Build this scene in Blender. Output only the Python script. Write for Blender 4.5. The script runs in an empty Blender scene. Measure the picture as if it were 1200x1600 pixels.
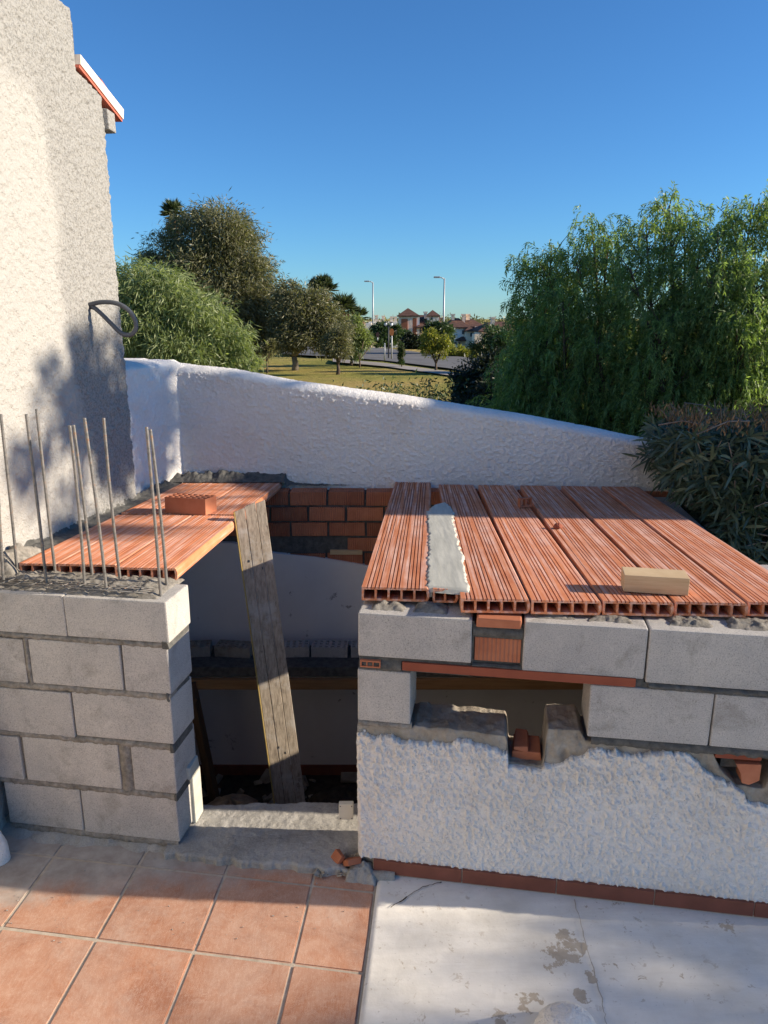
import bpy, bmesh, math, random
import numpy as np
from mathutils import Vector, Matrix
R = math.radians
random.seed(7)
rng = np.random.default_rng(11)
scene = bpy.context.scene
C = scene.collection

# ------------------------------------------------------------------ camera
cd = bpy.data.cameras.new('camera'); cam = bpy.data.objects.new('camera', cd); C.objects.link(cam)
PITCH = 14.85; CAM_H = 2.05; FPX = 1150.0
cam.location = (0, 0, CAM_H); cam.rotation_euler = (R(90 - PITCH), 0, 0)
cd.sensor_fit = 'VERTICAL'; cd.sensor_height = 24; cd.lens = 24 * FPX / 1600
cd.clip_start = 0.05; cd.clip_end = 6000
scene.camera = cam
# ------------------------------------------------------------------ light
SUN_EL = 20.0; SUN_AZ = -3.2          # azimuth from +X towards +Y
w = bpy.data.worlds.new("World"); scene.world = w; w.use_nodes = True
nt = w.node_tree; nt.nodes.clear()
sky = nt.nodes.new('ShaderNodeTexSky'); sky.sky_type = 'NISHITA'; sky.sun_disc = False
sky.sun_elevation = R(SUN_EL); sky.sun_rotation = R(90 - SUN_AZ)
sky.air_density = 1.0; sky.dust_density = 0.0; sky.ozone_density = 6.0; sky.altitude = 50
bg = nt.nodes.new('ShaderNodeBackground'); bg.inputs[1].default_value = 0.15
wo = nt.nodes.new('ShaderNodeOutputWorld')
tint = nt.nodes.new('ShaderNodeMix'); tint.data_type = 'RGBA'; tint.blend_type = 'MULTIPLY'; tint.inputs[0].default_value = 1
tint.inputs[7].default_value = (.285, .42, .505, 1)
nt.links.new(sky.outputs[0], tint.inputs[6]); nt.links.new(tint.outputs[2], bg.inputs[0]); nt.links.new(bg.outputs[0], wo.inputs[0])
sl = bpy.data.lights.new('sun', 'SUN'); sl.energy = 4.1; sl.angle = R(0.53); sl.color = (1.0, 0.87, 0.70)
so = bpy.data.objects.new('sun', sl); C.objects.link(so)
sdir = Vector((math.cos(R(SUN_EL)) * math.cos(R(SUN_AZ)), math.cos(R(SUN_EL)) * math.sin(R(SUN_AZ)), math.sin(R(SUN_EL))))
so.rotation_euler = sdir.to_track_quat('Z', 'Y').to_euler(); so.location = (6, 0, 6)
scene.view_settings.view_transform = 'Standard'; scene.view_settings.look = 'None'
scene.view_settings.exposure = 1.12; scene.view_settings.gamma = 1

# ------------------------------------------------------------------ helpers
_c, _s = math.cos(R(PITCH)), math.sin(R(PITCH))
def ray(px, py):
    xc = (px - 600) / FPX; yc = (800 - py) / FPX
    return Vector((xc, _c + yc * _s, -_s + yc * _c))
def at_Y(px, py, Y):
    d = ray(px, py); t = Y / d.y
    return Vector((d.x * t, Y, CAM_H + d.z * t))
def at_z(px, py, z):
    d = ray(px, py); t = (z - CAM_H) / d.z
    return Vector((d.x * t, d.y * t, z))
def zc(P): return P.y * _c - (P.z - CAM_H) * _s
def tag(o, label=None, cat=None, group=None, kind=None):
    if label: o['label'] = label
    if cat: o['category'] = cat
    if group: o['group'] = group
    if kind: o['kind'] = kind
    return o
def empty(name, loc=(0, 0, 0), rz=0, **k):
    o = bpy.data.objects.new(name, None); C.objects.link(o); o.location = loc; o.rotation_euler = (0, 0, rz)
    o.empty_display_size = .05
    return tag(o, **k)
def link(name, me, mat, parent=None, **k):
    o = bpy.data.objects.new(name, me); C.objects.link(o)
    if mat is not None:
        me.materials.clear() if len(me.materials) else None
        for m in (mat if isinstance(mat, (list, tuple)) else [mat]): me.materials.append(m)
    o.parent = parent
    return tag(o, **k)
def fast_mesh(name, V, F, smooth=False):
    V = np.asarray(V, dtype=np.float32).reshape(-1, 3); F = np.asarray(F, dtype=np.int32)
    me = bpy.data.meshes.new(name); k = F.shape[1]
    me.vertices.add(len(V)); me.vertices.foreach_set('co', V.ravel())
    me.loops.add(F.size); me.loops.foreach_set('vertex_index', F.ravel())
    me.polygons.add(len(F)); me.polygons.foreach_set('loop_start', np.arange(len(F), dtype=np.int32) * k)
    me.polygons.foreach_set('loop_total', np.full(len(F), k, dtype=np.int32))
    if smooth: me.polygons.foreach_set('use_smooth', np.ones(len(F), dtype=bool))
    me.update(calc_edges=True); me.validate()
    return me
def _hash(ix, iy, iz, seed):
    h = (ix * 374761393 + iy * 668265263 + iz * 2147483647 + seed * 1274126177) & 0xFFFFFFFF
    h = ((h ^ (h >> 13)) * 1274126177) & 0xFFFFFFFF
    return ((h ^ (h >> 16)) & 0xFFFF) / 65535.0
def vnoise(x, y, z=None, seed=0):
    x = np.asarray(x, dtype=float); y = np.asarray(y, dtype=float)
    z = np.zeros_like(x) if z is None else np.asarray(z, dtype=float)
    ix, iy, iz = np.floor(x).astype(np.int64), np.floor(y).astype(np.int64), np.floor(z).astype(np.int64)
    fx, fy, fz = x - ix, y - iy, z - iz
    fx, fy, fz = [t * t * (3 - 2 * t) for t in (fx, fy, fz)]
    r = 0
    for dx in (0, 1):
        for dy in (0, 1):
            for dz in (0, 1):
                wt = (fx if dx else 1 - fx) * (fy if dy else 1 - fy) * (fz if dz else 1 - fz)
                r = r + wt * _hash(ix + dx, iy + dy, iz + dz, seed)
    return r
def fbm(x, y, z=None, seed=0, oct=3):
    t = 0; a = .5; n = 0
    for i in range(oct):
        k = 2 ** i
        t = t + a * vnoise(np.asarray(x) * k, np.asarray(y) * k, None if z is None else np.asarray(z) * k, seed + i); n += a; a *= .5
    return t / n

# ---- materials
def mat(name, build):
    m = bpy.data.materials.new(name); m.use_nodes = True
    t = m.node_tree; b = t.nodes['Principled BSDF']
    build(t, b); return m
def N(t, typ, **k):
    n = t.nodes.new(typ)
    for a, v in k.items():
        if a.startswith('i_'):
            n.inputs[a[2:].replace('_', ' ')].default_value = v
        else: setattr(n, a, v)
    return n
def noise(t, scale, detail=4, rough=.6, vec=None, dist=0):
    n = N(t, 'ShaderNodeTexNoise'); n.inputs['Scale'].default_value = scale; n.inputs['Detail'].default_value = detail
    n.inputs['Roughness'].default_value = rough; n.inputs['Distortion'].default_value = dist
    t.links.new(vec if vec is not None else coord(t), n.inputs['Vector']); return n.outputs['Fac']
def coord(t, kind='Object'):
    for n in t.nodes:
        if n.bl_idname == 'ShaderNodeTexCoord': return n.outputs[kind]
    return N(t, 'ShaderNodeTexCoord').outputs[kind]
def mapping(t, sc, kind='Object'):
    m = N(t, 'ShaderNodeMapping'); m.inputs['Scale'].default_value = sc; t.links.new(coord(t, kind), m.inputs[0]); return m.outputs[0]
def ramp(t, fac, stops):
    r = N(t, 'ShaderNodeValToRGB'); e = r.color_ramp.elements
    while len(e) < len(stops): e.new(.5)
    for el, (p, c) in zip(e, stops):
        el.position = p; el.color = (c if len(c) == 4 else (*c, 1)) if isinstance(c, (tuple, list)) else (c, c, c, 1)
    t.links.new(fac, r.inputs[0]); return r.outputs[0]
def mix(t, fac, a, b, blend='MIX'):
    m = N(t, 'ShaderNodeMix', data_type='RGBA', blend_type=blend)
    for s, v in ((m.inputs[0], fac), (m.inputs[6], a), (m.inputs[7], b)):
        if isinstance(v, (int, float)): s.default_value = v
        elif isinstance(v, (tuple, list)): s.default_value = (*v, 1) if len(v) == 3 else v
        else: t.links.new(v, s)
    return m.outputs[2]
def mathn(t, op, a, b=0):
    m = N(t, 'ShaderNodeMath', operation=op)
    for s, v in ((m.inputs[0], a), (m.inputs[1], b)):
        if isinstance(v, (int, float)): s.default_value = v
        else: t.links.new(v, s)
    return m.outputs[0]
def bump(t, b, h, strength=.5, dist=.01):
    n = N(t, 'ShaderNodeBump'); n.inputs['Strength'].default_value = strength; n.inputs['Distance'].default_value = dist
    t.links.new(h, n.inputs['Height']); t.links.new(n.outputs[0], b.inputs['Normal'])
def setc(t, b, c, rough=.85, spec=.25):
    if isinstance(c, (tuple, list)): b.inputs['Base Color'].default_value = (*c, 1)
    else: t.links.new(c, b.inputs['Base Color'])
    b.inputs['Roughness'].default_value = rough; b.inputs['Specular IOR Level'].default_value = spec

def _stucco_white(t, b):
    n1 = noise(t, 2.2, 5, .65); n2 = noise(t, 60, 3)
    c = ramp(t, n1, [(.35, (.80, .765, .705)), (.55, (.88, .855, .81))])
    c = mix(t, .25, c, ramp(t, n2, [(.3, (.6, .6, .6)), (.7, (1, 1, 1))]), 'MULTIPLY')
    setc(t, b, c, .9); bump(t, b, noise(t, 100, 4, .62), 1.0, .010)
M_stucco = mat('white_stucco', _stucco_white)
def _stucco_house(t, b):
    n1 = noise(t, 1.1, 4, .6, dist=.4)
    sep = N(t, 'ShaderNodeSeparateXYZ'); t.links.new(coord(t), sep.inputs[0])
    # older grey pitted coat above and toward the corner, a fresher cream coat nearer and lower
    g = mathn(t, 'MAXIMUM', mathn(t, 'SUBTRACT', sep.outputs[1], 3.55 - 4.2), mathn(t, 'MULTIPLY', mathn(t, 'SUBTRACT', sep.outputs[2], 2.95 + 1.2), .9))
    g = mathn(t, 'ADD', g, mathn(t, 'MULTIPLY', mathn(t, 'SUBTRACT', n1, .5), .7))
    base = ramp(t, g, [(0.0, (.455, .44, .405)), (.10, (.37, .36, .335))])
    pits = N(t, 'ShaderNodeTexVoronoi', feature='F1'); pits.inputs['Scale'].default_value = 62
    t.links.new(coord(t), pits.inputs['Vector'])
    dirt = mathn(t, 'MULTIPLY', ramp(t, noise(t, 85, 3, .7), [(.42, 1), (.52, 0)]), ramp(t, g, [(0.0, .15), (.1, 1)]))
    c = mix(t, mathn(t, 'MULTIPLY', dirt, .75), base, (.22, .215, .20))
    setc(t, b, c, .92); bump(t, b, noise(t, 88, 4, .62), 1.0, .014)
M_house = mat('weathered_stucco', _stucco_house)
def _block(t, b):
    geo = N(t, 'ShaderNodeObjectInfo')
    n1 = noise(t, 230, 3, .8); n2 = noise(t, 5, 4)
    c = ramp(t, n1, [(.30, (.27, .26, .24)), (.46, (.54, .52, .485)), (.68, (.66, .63, .58))])
    c = mix(t, .7, c, ramp(t, n2, [(.3, (.72, .72, .73)), (.65, (1, .98, .95))]), 'MULTIPLY')
    c = mix(t, .5, c, ramp(t, geo.outputs['Random'], [(0, (.82, .82, .84)), (1, (1, .99, .96))]), 'MULTIPLY')
    st = ramp(t, noise(t, 7, 5, .7, dist=.5), [(.54, 0), (.66, .45)])
    c = mix(t, st, c, (.24, .22, .19))
    ef = ramp(t, noise(t, 11, 6, .75, dist=1.0), [(.60, 0), (.68, .4)])
    c = mix(t, ef, c, (.66, .63, .57))
    setc(t, b, c, .95, .15); bump(t, b, noise(t, 190, 4, .85), .9, .004)
M_block = mat('concrete_block', _block)
def _mortar(t, b):
    c = ramp(t, noise(t, 40, 5, .75), [(.3, (.17, .155, .13)), (.7, (.42, .385, .33))])
    c = mix(t, .6, c, ramp(t, noise(t, 4, 3), [(.35, (.6, .6, .6)), (.6, (1, 1, 1))]), 'MULTIPLY')
    setc(t, b, c, .95, .15); bump(t, b, noise(t, 120, 5, .8), .9, .006)
M_mortar = mat('wet_mortar', _mortar)
def _dark_mortar(t, b):
    c = ramp(t, noise(t, 25, 5, .75), [(.3, (.06, .06, .056)), (.7, (.16, .155, .14))])
    setc(t, b, c, .9, .2); bump(t, b, noise(t, 90, 5, .8), .8, .006)
M_dmortar = mat('dark_mortar', _dark_mortar)
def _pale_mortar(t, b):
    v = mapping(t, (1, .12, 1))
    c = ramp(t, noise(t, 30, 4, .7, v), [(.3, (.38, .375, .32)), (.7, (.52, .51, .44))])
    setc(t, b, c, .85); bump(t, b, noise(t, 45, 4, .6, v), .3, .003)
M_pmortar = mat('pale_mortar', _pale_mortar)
def _oldwall(t, b):
    c = ramp(t, noise(t, 9, 6, .7), [(.3, (.20, .165, .13)), (.5, (.36, .32, .26)), (.7, (.46, .43, .38))])
    setc(t, b, c, .95, .1); bump(t, b, noise(t, 50, 6, .8), .9, .01)
M_old = mat('old_rubble_wall', _oldwall)
def _concrete(t, b):
    c = ramp(t, noise(t, 5, 6, .7), [(.3, (.27, .26, .235)), (.5, (.40, .385, .35)), (.72, (.52, .50, .46))])
    c = mix(t, .5, c, ramp(t, noise(t, 160, 3, .7), [(.3, (.6, .6, .6)), (.6, (1, 1, 1))]), 'MULTIPLY')
    setc(t, b, c, .93, .15); bump(t, b, noise(t, 70, 6, .8), .8, .008)
M_conc = mat('rough_concrete', _concrete)
def clay(dark, light, streak=.0, scale=1):
    def f(t, b):
        v = mapping(t, (34, .9, 34))
        oi = N(t, 'ShaderNodeObjectInfo')
        c = ramp(t, noise(t, 6, 4, .65), [(.3, dark), (.7, light)])
        c = mix(t, .6, c, ramp(t, oi.outputs['Random'], [(0, (.70, .66, .62)), (1, (1.05, 1.03, 1.0))]), 'MULTIPLY')
        if streak > 0:
            st = mathn(t, 'MULTIPLY', ramp(t, noise(t, 1.6, 4, .6, v), [(.44, 0), (.62, 1)]), ramp(t, noise(t, 3.2, 4, .6), [(.30, .15), (.55, 1)]))
            c = mix(t, mathn(t, 'MULTIPLY', st, streak), c, (.82, .62, .53))
        setc(t, b, c, .8, .25); bump(t, b, noise(t, 80, 4, .6), .25, .003)
    return f
M_slab = mat('ribbed_clay', clay((.54, .175, .075), (.72, .29, .14), .6))
M_brick = mat('clay_brick', clay((.36, .12, .06), (.50, .20, .11)))
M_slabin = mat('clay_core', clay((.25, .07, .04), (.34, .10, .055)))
def _brickgroove(t, b):
    clay((.36, .13, .075), (.50, .21, .125))(t, b)
    g = N(t, 'ShaderNodeNewGeometry')
    src = b.inputs['Base Color'].links[0].from_socket
    t.links.new(mix(t, 1.0, src, ramp(t, g.outputs['Random Per Island'], [(0, (.55, .50, .48)), (.5, (.9, .85, .8)), (1, (1.25, 1.2, 1.1))]), 'MULTIPLY'), b.inputs['Base Color'])
    wv = N(t, 'ShaderNodeTexWave', wave_type='BANDS', bands_direction='X'); wv.inputs['Scale'].default_value = 22
    t.links.new(coord(t), wv.inputs['Vector']); bump(t, b, wv.outputs['Fac'], .8, .004)
M_gbrick = mat('grooved_brick', _brickgroove)
def _tile(t, b):
    g = N(t, 'ShaderNodeNewGeometry')
    sep = N(t, 'ShaderNodeSeparateXYZ'); t.links.new(coord(t), sep.inputs[0])
    c = ramp(t, noise(t, 5, 6, .68, dist=.6), [(.28, (.33, .14, .08)), (.5, (.46, .22, .13)), (.72, (.56, .32, .215))])
    c = mix(t, .6, c, ramp(t, g.outputs['Random Per Island'], [(0, (.82, .80, .78)), (1, (1.05, 1.03, 1.0))]), 'MULTIPLY')
    vein = ramp(t, noise(t, 7, 8, .75, dist=2.2), [(.485, 0), (.5, 1), (.515, 0)])
    c = mix(t, mathn(t, 'MULTIPLY', vein, .28), c, (.75, .55, .42))
    hz = ramp(t, noise(t, 2.0, 7, .78, dist=1.2), [(.42, 0), (.66, .34)])
    c = mix(t, hz, c, (.60, .47, .38))
    dk = ramp(t, noise(t, 9, 6, .75, dist=.8), [(.60, 0), (.70, .45)])
    c = mix(t, dk, c, (.26, .12, .075))
    sc = ramp(t, noise(t, 5, 9, .8, mapping(t, (7, 1, 1)), 3.0), [(.49, 0), (.5, .5), (.51, 0)])
    c = mix(t, sc, c, (.80, .68, .58))
    speck = ramp(t, noise(t, 70, 3, .8), [(.66, 0), (.72, 1)])
    c = mix(t, mathn(t, 'MULTIPLY', speck, .35), c, (.75, .65, .55))
    # cement splashed on the tiles beside the block pier
    near = mathn(t, 'ADD', mathn(t, 'MULTIPLY', sep.outputs[1], 2.3), mathn(t, 'MULTIPLY', sep.outputs[0], -.36))
    near = mathn(t, 'ADD', near, mathn(t, 'MULTIPLY', noise(t, 5, 6, .65), .9))
    sm = ramp(t, mathn(t, 'SUBTRACT', near, 5.95), [(.0, 0), (.14, .55), (.34, .95)])
    c = mix(t, sm, c, ramp(t, noise(t, 12, 5), [(.3, (.27, .24, .21)), (.7, (.46, .43, .39))]))
    dust = ramp(t, noise(t, 3.1, 6, .7), [(.55, 0), (.72, .42)])
    c = mix(t, dust, c, (.62, .52, .44))
    setc(t, b, c, .72, .3); bump(t, b, noise(t, 40, 5, .7), .3, .003)
M_tile = mat('terracotta_tile', _tile)
def _grout(t, b):
    setc(t, b, ramp(t, noise(t, 20, 5, .7), [(.3, (.36, .30, .23)), (.7, (.56, .49, .40))]), .9); bump(t, b, noise(t, 150, 3), .5, .002)
M_grout = mat('grout', _grout)
def _skirt(t, b):
    setc(t, b, ramp(t, noise(t, 12, 5), [(.3, (.17, .058, .036)), (.7, (.235, .082, .052))]), .6, .35)
M_skirt = mat('red_skirting', _skirt)
def _whiteslab(t, b):
    c = ramp(t, noise(t, 3, 6, .65), [(.3, (.66, .63, .565)), (.6, (.82, .79, .73))])
    tv = mapping(t, (1.2, 7, 1))
    c = mix(t, .35, c, ramp(t, noise(t, 4, 7, .75, tv, .8), [(.35, (.80, .78, .74)), (.6, (1, 1, 1))]), 'MULTIPLY')
    spot = ramp(t, noise(t, 26, 5, .7, dist=.5), [(.60, 0), (.63, 1)])
    area = ramp(t, noise(t, 3.3, 3), [(.42, 0), (.60, 1)])
    pts = 0
    nz = noise(t, 17, 6, .72)
    geo = N(t, 'ShaderNodeNewGeometry')
    for (x, y, r) in [(.59, 1.99, .055), (.625, 2.03, .045), (.56, 1.945, .03), (.43, 1.80, .028), (.36, 1.765, .03), (.47, 1.815, .02), (1.2, 2.09, .03), (.66, 1.90, .02), (.62, 1.83, .022)]:
        vm = N(t, 'ShaderNodeVectorMath', operation='DISTANCE'); t.links.new(geo.outputs['Position'], vm.inputs[0]); vm.inputs[1].default_value = (x, y, .012)
        d = mathn(t, 'SUBTRACT', 1.0, mathn(t, 'DIVIDE', vm.outputs['Value'], r * 1.6))
        d = mathn(t, 'MAXIMUM', d, 0)
        pts = d if isinstance(pts, int) else mathn(t, 'MAXIMUM', pts, d)
    pm = ramp(t, mathn(t, 'ADD', mathn(t, 'MULTIPLY', pts, .55), mathn(t, 'MULTIPLY', mathn(t, 'SUBTRACT', nz, .5), mathn(t, 'MULTIPLY', mathn(t, 'MINIMUM', mathn(t, 'MULTIPLY', pts, 5), 1), 3.2))), [(.22, 0), (.26, 1)])
    ms = mathn(t, 'MAXIMUM', mathn(t, 'MULTIPLY', spot, area), pm)
    c = mix(t, mathn(t, 'MULTIPLY', ms, .8), c, ramp(t, noise(t, 30, 4), [(.3, (.34, .27, .19)), (.7, (.48, .40, .30))]))
    bl = ramp(t, noise(t, 90, 3, .7), [(.68, 0), (.72, 1)])
    c = mix(t, mathn(t, 'MULTIPLY', bl, .5), c, (.25, .22, .18))
    setc(t, b, c, .85); bump(t, b, noise(t, 35, 6, .7), .35, .004)
M_wslab = mat('white_painted_concrete', _whiteslab)
def wood(a, bb, sc=(1, 14, 14), k=8):
    def f(t, b):
        v = mapping(t, sc)
        c = ramp(t, noise(t, k, 6, .65, v, .3), [(.3, a), (.7, bb)])
        setc(t, b, c, .75); bump(t, b, noise(t, k * 2, 5, .7, v), .35, .002)
    return f
M_wood_new = mat('pine_wood', wood((.50, .34, .18), (.66, .50, .30), (2, 2, 30), 3))
def _oldboard(t, b):
    v = mapping(t, (16, 16, 1))
    c = ramp(t, noise(t, 6, 6, .7, v, .3), [(.28, (.16, .13, .10)), (.5, (.36, .30, .23)), (.72, (.52, .44, .34))])
    c = mix(t, ramp(t, noise(t, 5, 6, .7), [(.52, 0), (.62, .7)]), c, (.50, .47, .42))
    c = mix(t, ramp(t, noise(t, 14, 5, .7), [(.62, 0), (.70, .7)]), c, (.13, .10, .08))
    setc(t, b, c, .85); bump(t, b, noise(t, 12, 5, .7, v), .5, .002)
M_wood_old = mat('weathered_board', _oldboard)
M_wood_edge = mat('ochre_board_edge', wood((.36, .25, .07), (.50, .38, .15), (14, 14, 1), 6))
M_wood_beam = mat('brown_beam', wood((.25, .13, .055), (.38, .22, .10), (1, 14, 14), 5))
M_wood_dark = mat('dark_timber', wood((.10, .06, .03), (.18, .11, .06), (1, 14, 14), 5))
def _plaster(t, b):
    c = ramp(t, noise(t, 1.6, 5, .6), [(.3, (.70, .66, .63)), (.7, (.82, .79, .76))])
    st = ramp(t, noise(t, 4.5, 6, .75, dist=.7), [(.63, 0), (.68, 1)])
    c = mix(t, mathn(t, 'MULTIPLY', st, .7), c, (.16, .13, .12))
    setc(t, b, c, .85); bump(t, b, noise(t, 25, 5), .15, .004)
M_plaster = mat('old_white_plaster', _plaster)
def _steel(t, b):
    c = ramp(t, noise(t, 60, 4, .7), [(.35, (.12, .115, .105)), (.55, (.22, .21, .195)), (.70, (.26, .15, .085))])
    setc(t, b, c, .55, .5); b.inputs['Metallic'].default_value = .45
M_steel = mat('dusty_steel', _steel)
def plain(name, c, rough=.6, spec=.3, metal=0, var=.15, sc=20):
    def f(t, b):
        lo = tuple(x * (1 - var) for x in c); hi = tuple(min(1, x * (1 + var)) for x in c)
        setc(t, b, ramp(t, noise(t, sc, 4), [(.3, lo), (.7, hi)]), rough, spec); b.inputs['Metallic'].default_value = metal
    return mat(name, f)
M_cable = plain('grey_cable', (.10, .105, .115), .5, .4)
M_plastic = plain('cream_plastic', (.62, .58, .46), .5, .4, var=.06)
M_rooftile = plain('red_roof_tile', (.55, .14, .09), .8, sc=15)
M_band = plain('cream_verge', (.72, .62, .52), .9, var=.08)
M_bark = plain('bark', (.10, .075, .055), .95, .1, var=.35)
M_barkp = plain('pale_bark', (.22, .18, .14), .95, .1, var=.35)
M_asphalt = plain('asphalt', (.17, .165, .16), .95, .1, sc=.5)
M_pave = plain('pavement', (.34, .31, .28), .95, .1, sc=.5)
M_lamp = plain('galvanised_grey', (.42, .43, .44), .5, .4, .3)
M_lampd = plain('dark_iron', (.05, .05, .055), .5, .4)
M_hwall = plain('cream_house_wall', (.82, .68, .52), .9, .1, sc=1)
M_hwallw = plain('white_house_wall', (.85, .78, .70), .9, .1, sc=1)
M_hbrick = plain('terracotta_house_wall', (.38, .14, .075), .9, .1, sc=1)
M_hroof = plain('brown_tile_roof', (.12, .068, .052), .9, .1, var=.3, sc=2.5)
M_glass = plain('dark_window', (.05, .06, .08), .25, .5)
M_signo = plain('orange_sign', (.62, .22, .07), .5)
M_soil = plain('dark_soil', (.06, .05, .04), .95, .1, var=.4)
M_sack = plain('tan_sack', (.36, .28, .19), .85, .2, var=.2)
M_globe = plain('white_globe', (.75, .75, .75), .4)
def leaf(name, dark, light, trans=.35, gloss=.35):
    def f(t, b):
        g = N(t, 'ShaderNodeNewGeometry')
        c = ramp(t, g.outputs['Random Per Island'], [(0, dark), (.85, light), (1, tuple(min(1, x * 1.25) for x in light))])
        setc(t, b, c, .45, gloss)
        tr = N(t, 'ShaderNodeBsdfTranslucent'); t.links.new(mix(t, 1.0, c, (1.5, 1.6, .7), 'MULTIPLY'), tr.inputs[0])
        mx = N(t, 'ShaderNodeMixShader'); mx.inputs[0].default_value = trans
        out = [n for n in t.nodes if n.bl_idname == 'ShaderNodeOutputMaterial'][0]
        t.links.new(b.outputs[0], mx.inputs[1]); t.links.new(tr.outputs[0], mx.inputs[2]); t.links.new(mx.outputs[0], out.inputs[0])
    return mat(name, f)
L_pepper = leaf('pepper_leaf', (.085, .135, .045), (.22, .30, .11), .45)
L_acacia = leaf('acacia_leaf', (.12, .16, .06), (.27, .31, .14))
L_olive = leaf('grey_green_leaf', (.085, .09, .05), (.21, .20, .11), .3)
L_palm = leaf('palm_leaf', (.03, .045, .02), (.08, .10, .04), .15)
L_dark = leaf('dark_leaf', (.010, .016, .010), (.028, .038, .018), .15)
L_yellow = leaf('yellow_green_leaf', (.09, .13, .03), (.30, .28, .05), .35)
L_green = leaf('green_leaf', (.03, .055, .02), (.07, .11, .04), .25)
L_olean = leaf('oleander_leaf', (.04, .068, .045), (.12, .16, .10), .2, .5)
L_brown = leaf('clipped_brown_leaf', (.15, .075, .035), (.33, .20, .10), .2)
L_dryfrond = leaf('dry_frond', (.20, .11, .06), (.32, .20, .12), .2)
def _grass(t, b):
    c = ramp(t, noise(t, .11, 6, .65), [(.30, (.20, .22, .05)), (.46, (.40, .36, .10)), (.58, (.54, .40, .14)), (.72, (.58, .42, .27))])
    c = mix(t, .7, c, ramp(t, noise(t, 3.0, 6, .8), [(.3, (.55, .55, .55)), (.7, (1, 1, 1))]), 'MULTIPLY')
    setc(t, b, c, .95, .05); bump(t, b, noise(t, 2.5, 6, .8), 1, .3)
M_grass = mat('dry_lawn', _grass)

# ---- mesh building
class MB:
    def __init__(s): s.bm = bmesh.new(); s.mi = 0
    def _fin(s, fs):
        for f in fs: f.material_index = s.mi
    def box(s, x0, x1, y0, y1, z0, z1, bev=0, M=None, jit=0, seg=2):
        b = bmesh.new(); bmesh.ops.create_cube(b, size=1)
        for v in b.verts:
            v.co = Vector(((x0 + x1) / 2 + v.co.x * (x1 - x0), (y0 + y1) / 2 + v.co.y * (y1 - y0), (z0 + z1) / 2 + v.co.z * (z1 - z0)))
            if jit: v.co += Vector([random.uniform(-jit, jit) for _ in range(3)])
        if bev: bmesh.ops.bevel(b, geom=b.edges[:], offset=bev, segments=seg, profile=.6, affect='EDGES')
        return s.merge(b, M)
    def merge(s, b, M=None):
        if M is not None: b.transform(M)
        for f in b.faces: f.material_index = s.mi
        me = bpy.data.meshes.new('t'); b.to_mesh(me); b.free(); s.bm.from_mesh(me); bpy.data.meshes.remove(me); return s
    def tube(s, pts, rad, seg=8, caps=True):
        pts = [Vector(p) for p in pts]; rings = []
        n = len(pts)
        up = None
        for i, p in enumerate(pts):
            d = (pts[min(i + 1, n - 1)] - pts[max(i - 1, 0)]).normalized()
            if up is None:
                up = d.orthogonal().normalized()
            else:
                up = (up - d * up.dot(d)).normalized()
            sd = d.cross(up)
            r = rad[i] if isinstance(rad, (list, tuple, np.ndarray)) else rad
            rings.append([s.bm.verts.new(p + (up * math.cos(a) + sd * math.sin(a)) * r) for a in [2 * math.pi * k / seg for k in range(seg)]])
        fs = []
        for a, b in zip(rings, rings[1:]):
            for k in range(seg):
                f = s.bm.faces.new((a[k], a[(k + 1) % seg], b[(k + 1) % seg], b[k])); f.smooth = True; fs.append(f)
        if caps: fs += [s.bm.faces.new(rings[0][::-1]), s.bm.faces.new(rings[-1])]
        s._fin(fs); return s
    def prism(s, poly, axis, a, b):
        # poly of 2D points extruded along axis from a to b
        def mk(p, t):
            if axis == 'y': return Vector((p[0], t, p[1]))
            if axis == 'x': return Vector((t, p[0], p[1]))
            return Vector((p[0], p[1], t))
        A = [s.bm.verts.new(mk(p, a)) for p in poly]; B = [s.bm.verts.new(mk(p, b)) for p in poly]
        fs = [s.bm.faces.new(A), s.bm.faces.new(B[::-1])]
        k = len(poly)
        for i in range(k): fs.append(s.bm.faces.new((A[i], B[i], B[(i + 1) % k], A[(i + 1) % k])))
        s._fin(fs); return s
    def mesh(s, name, recalc=True):
        if recalc: bmesh.ops.recalc_face_normals(s.bm, faces=s.bm.faces[:])
        me = bpy.data.meshes.new(name); s.bm.to_mesh(me); s.bm.free(); return me
    def build(s, name, mat, parent=None, **k): return link(name, s.mesh(name), mat, parent, **k)

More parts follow.
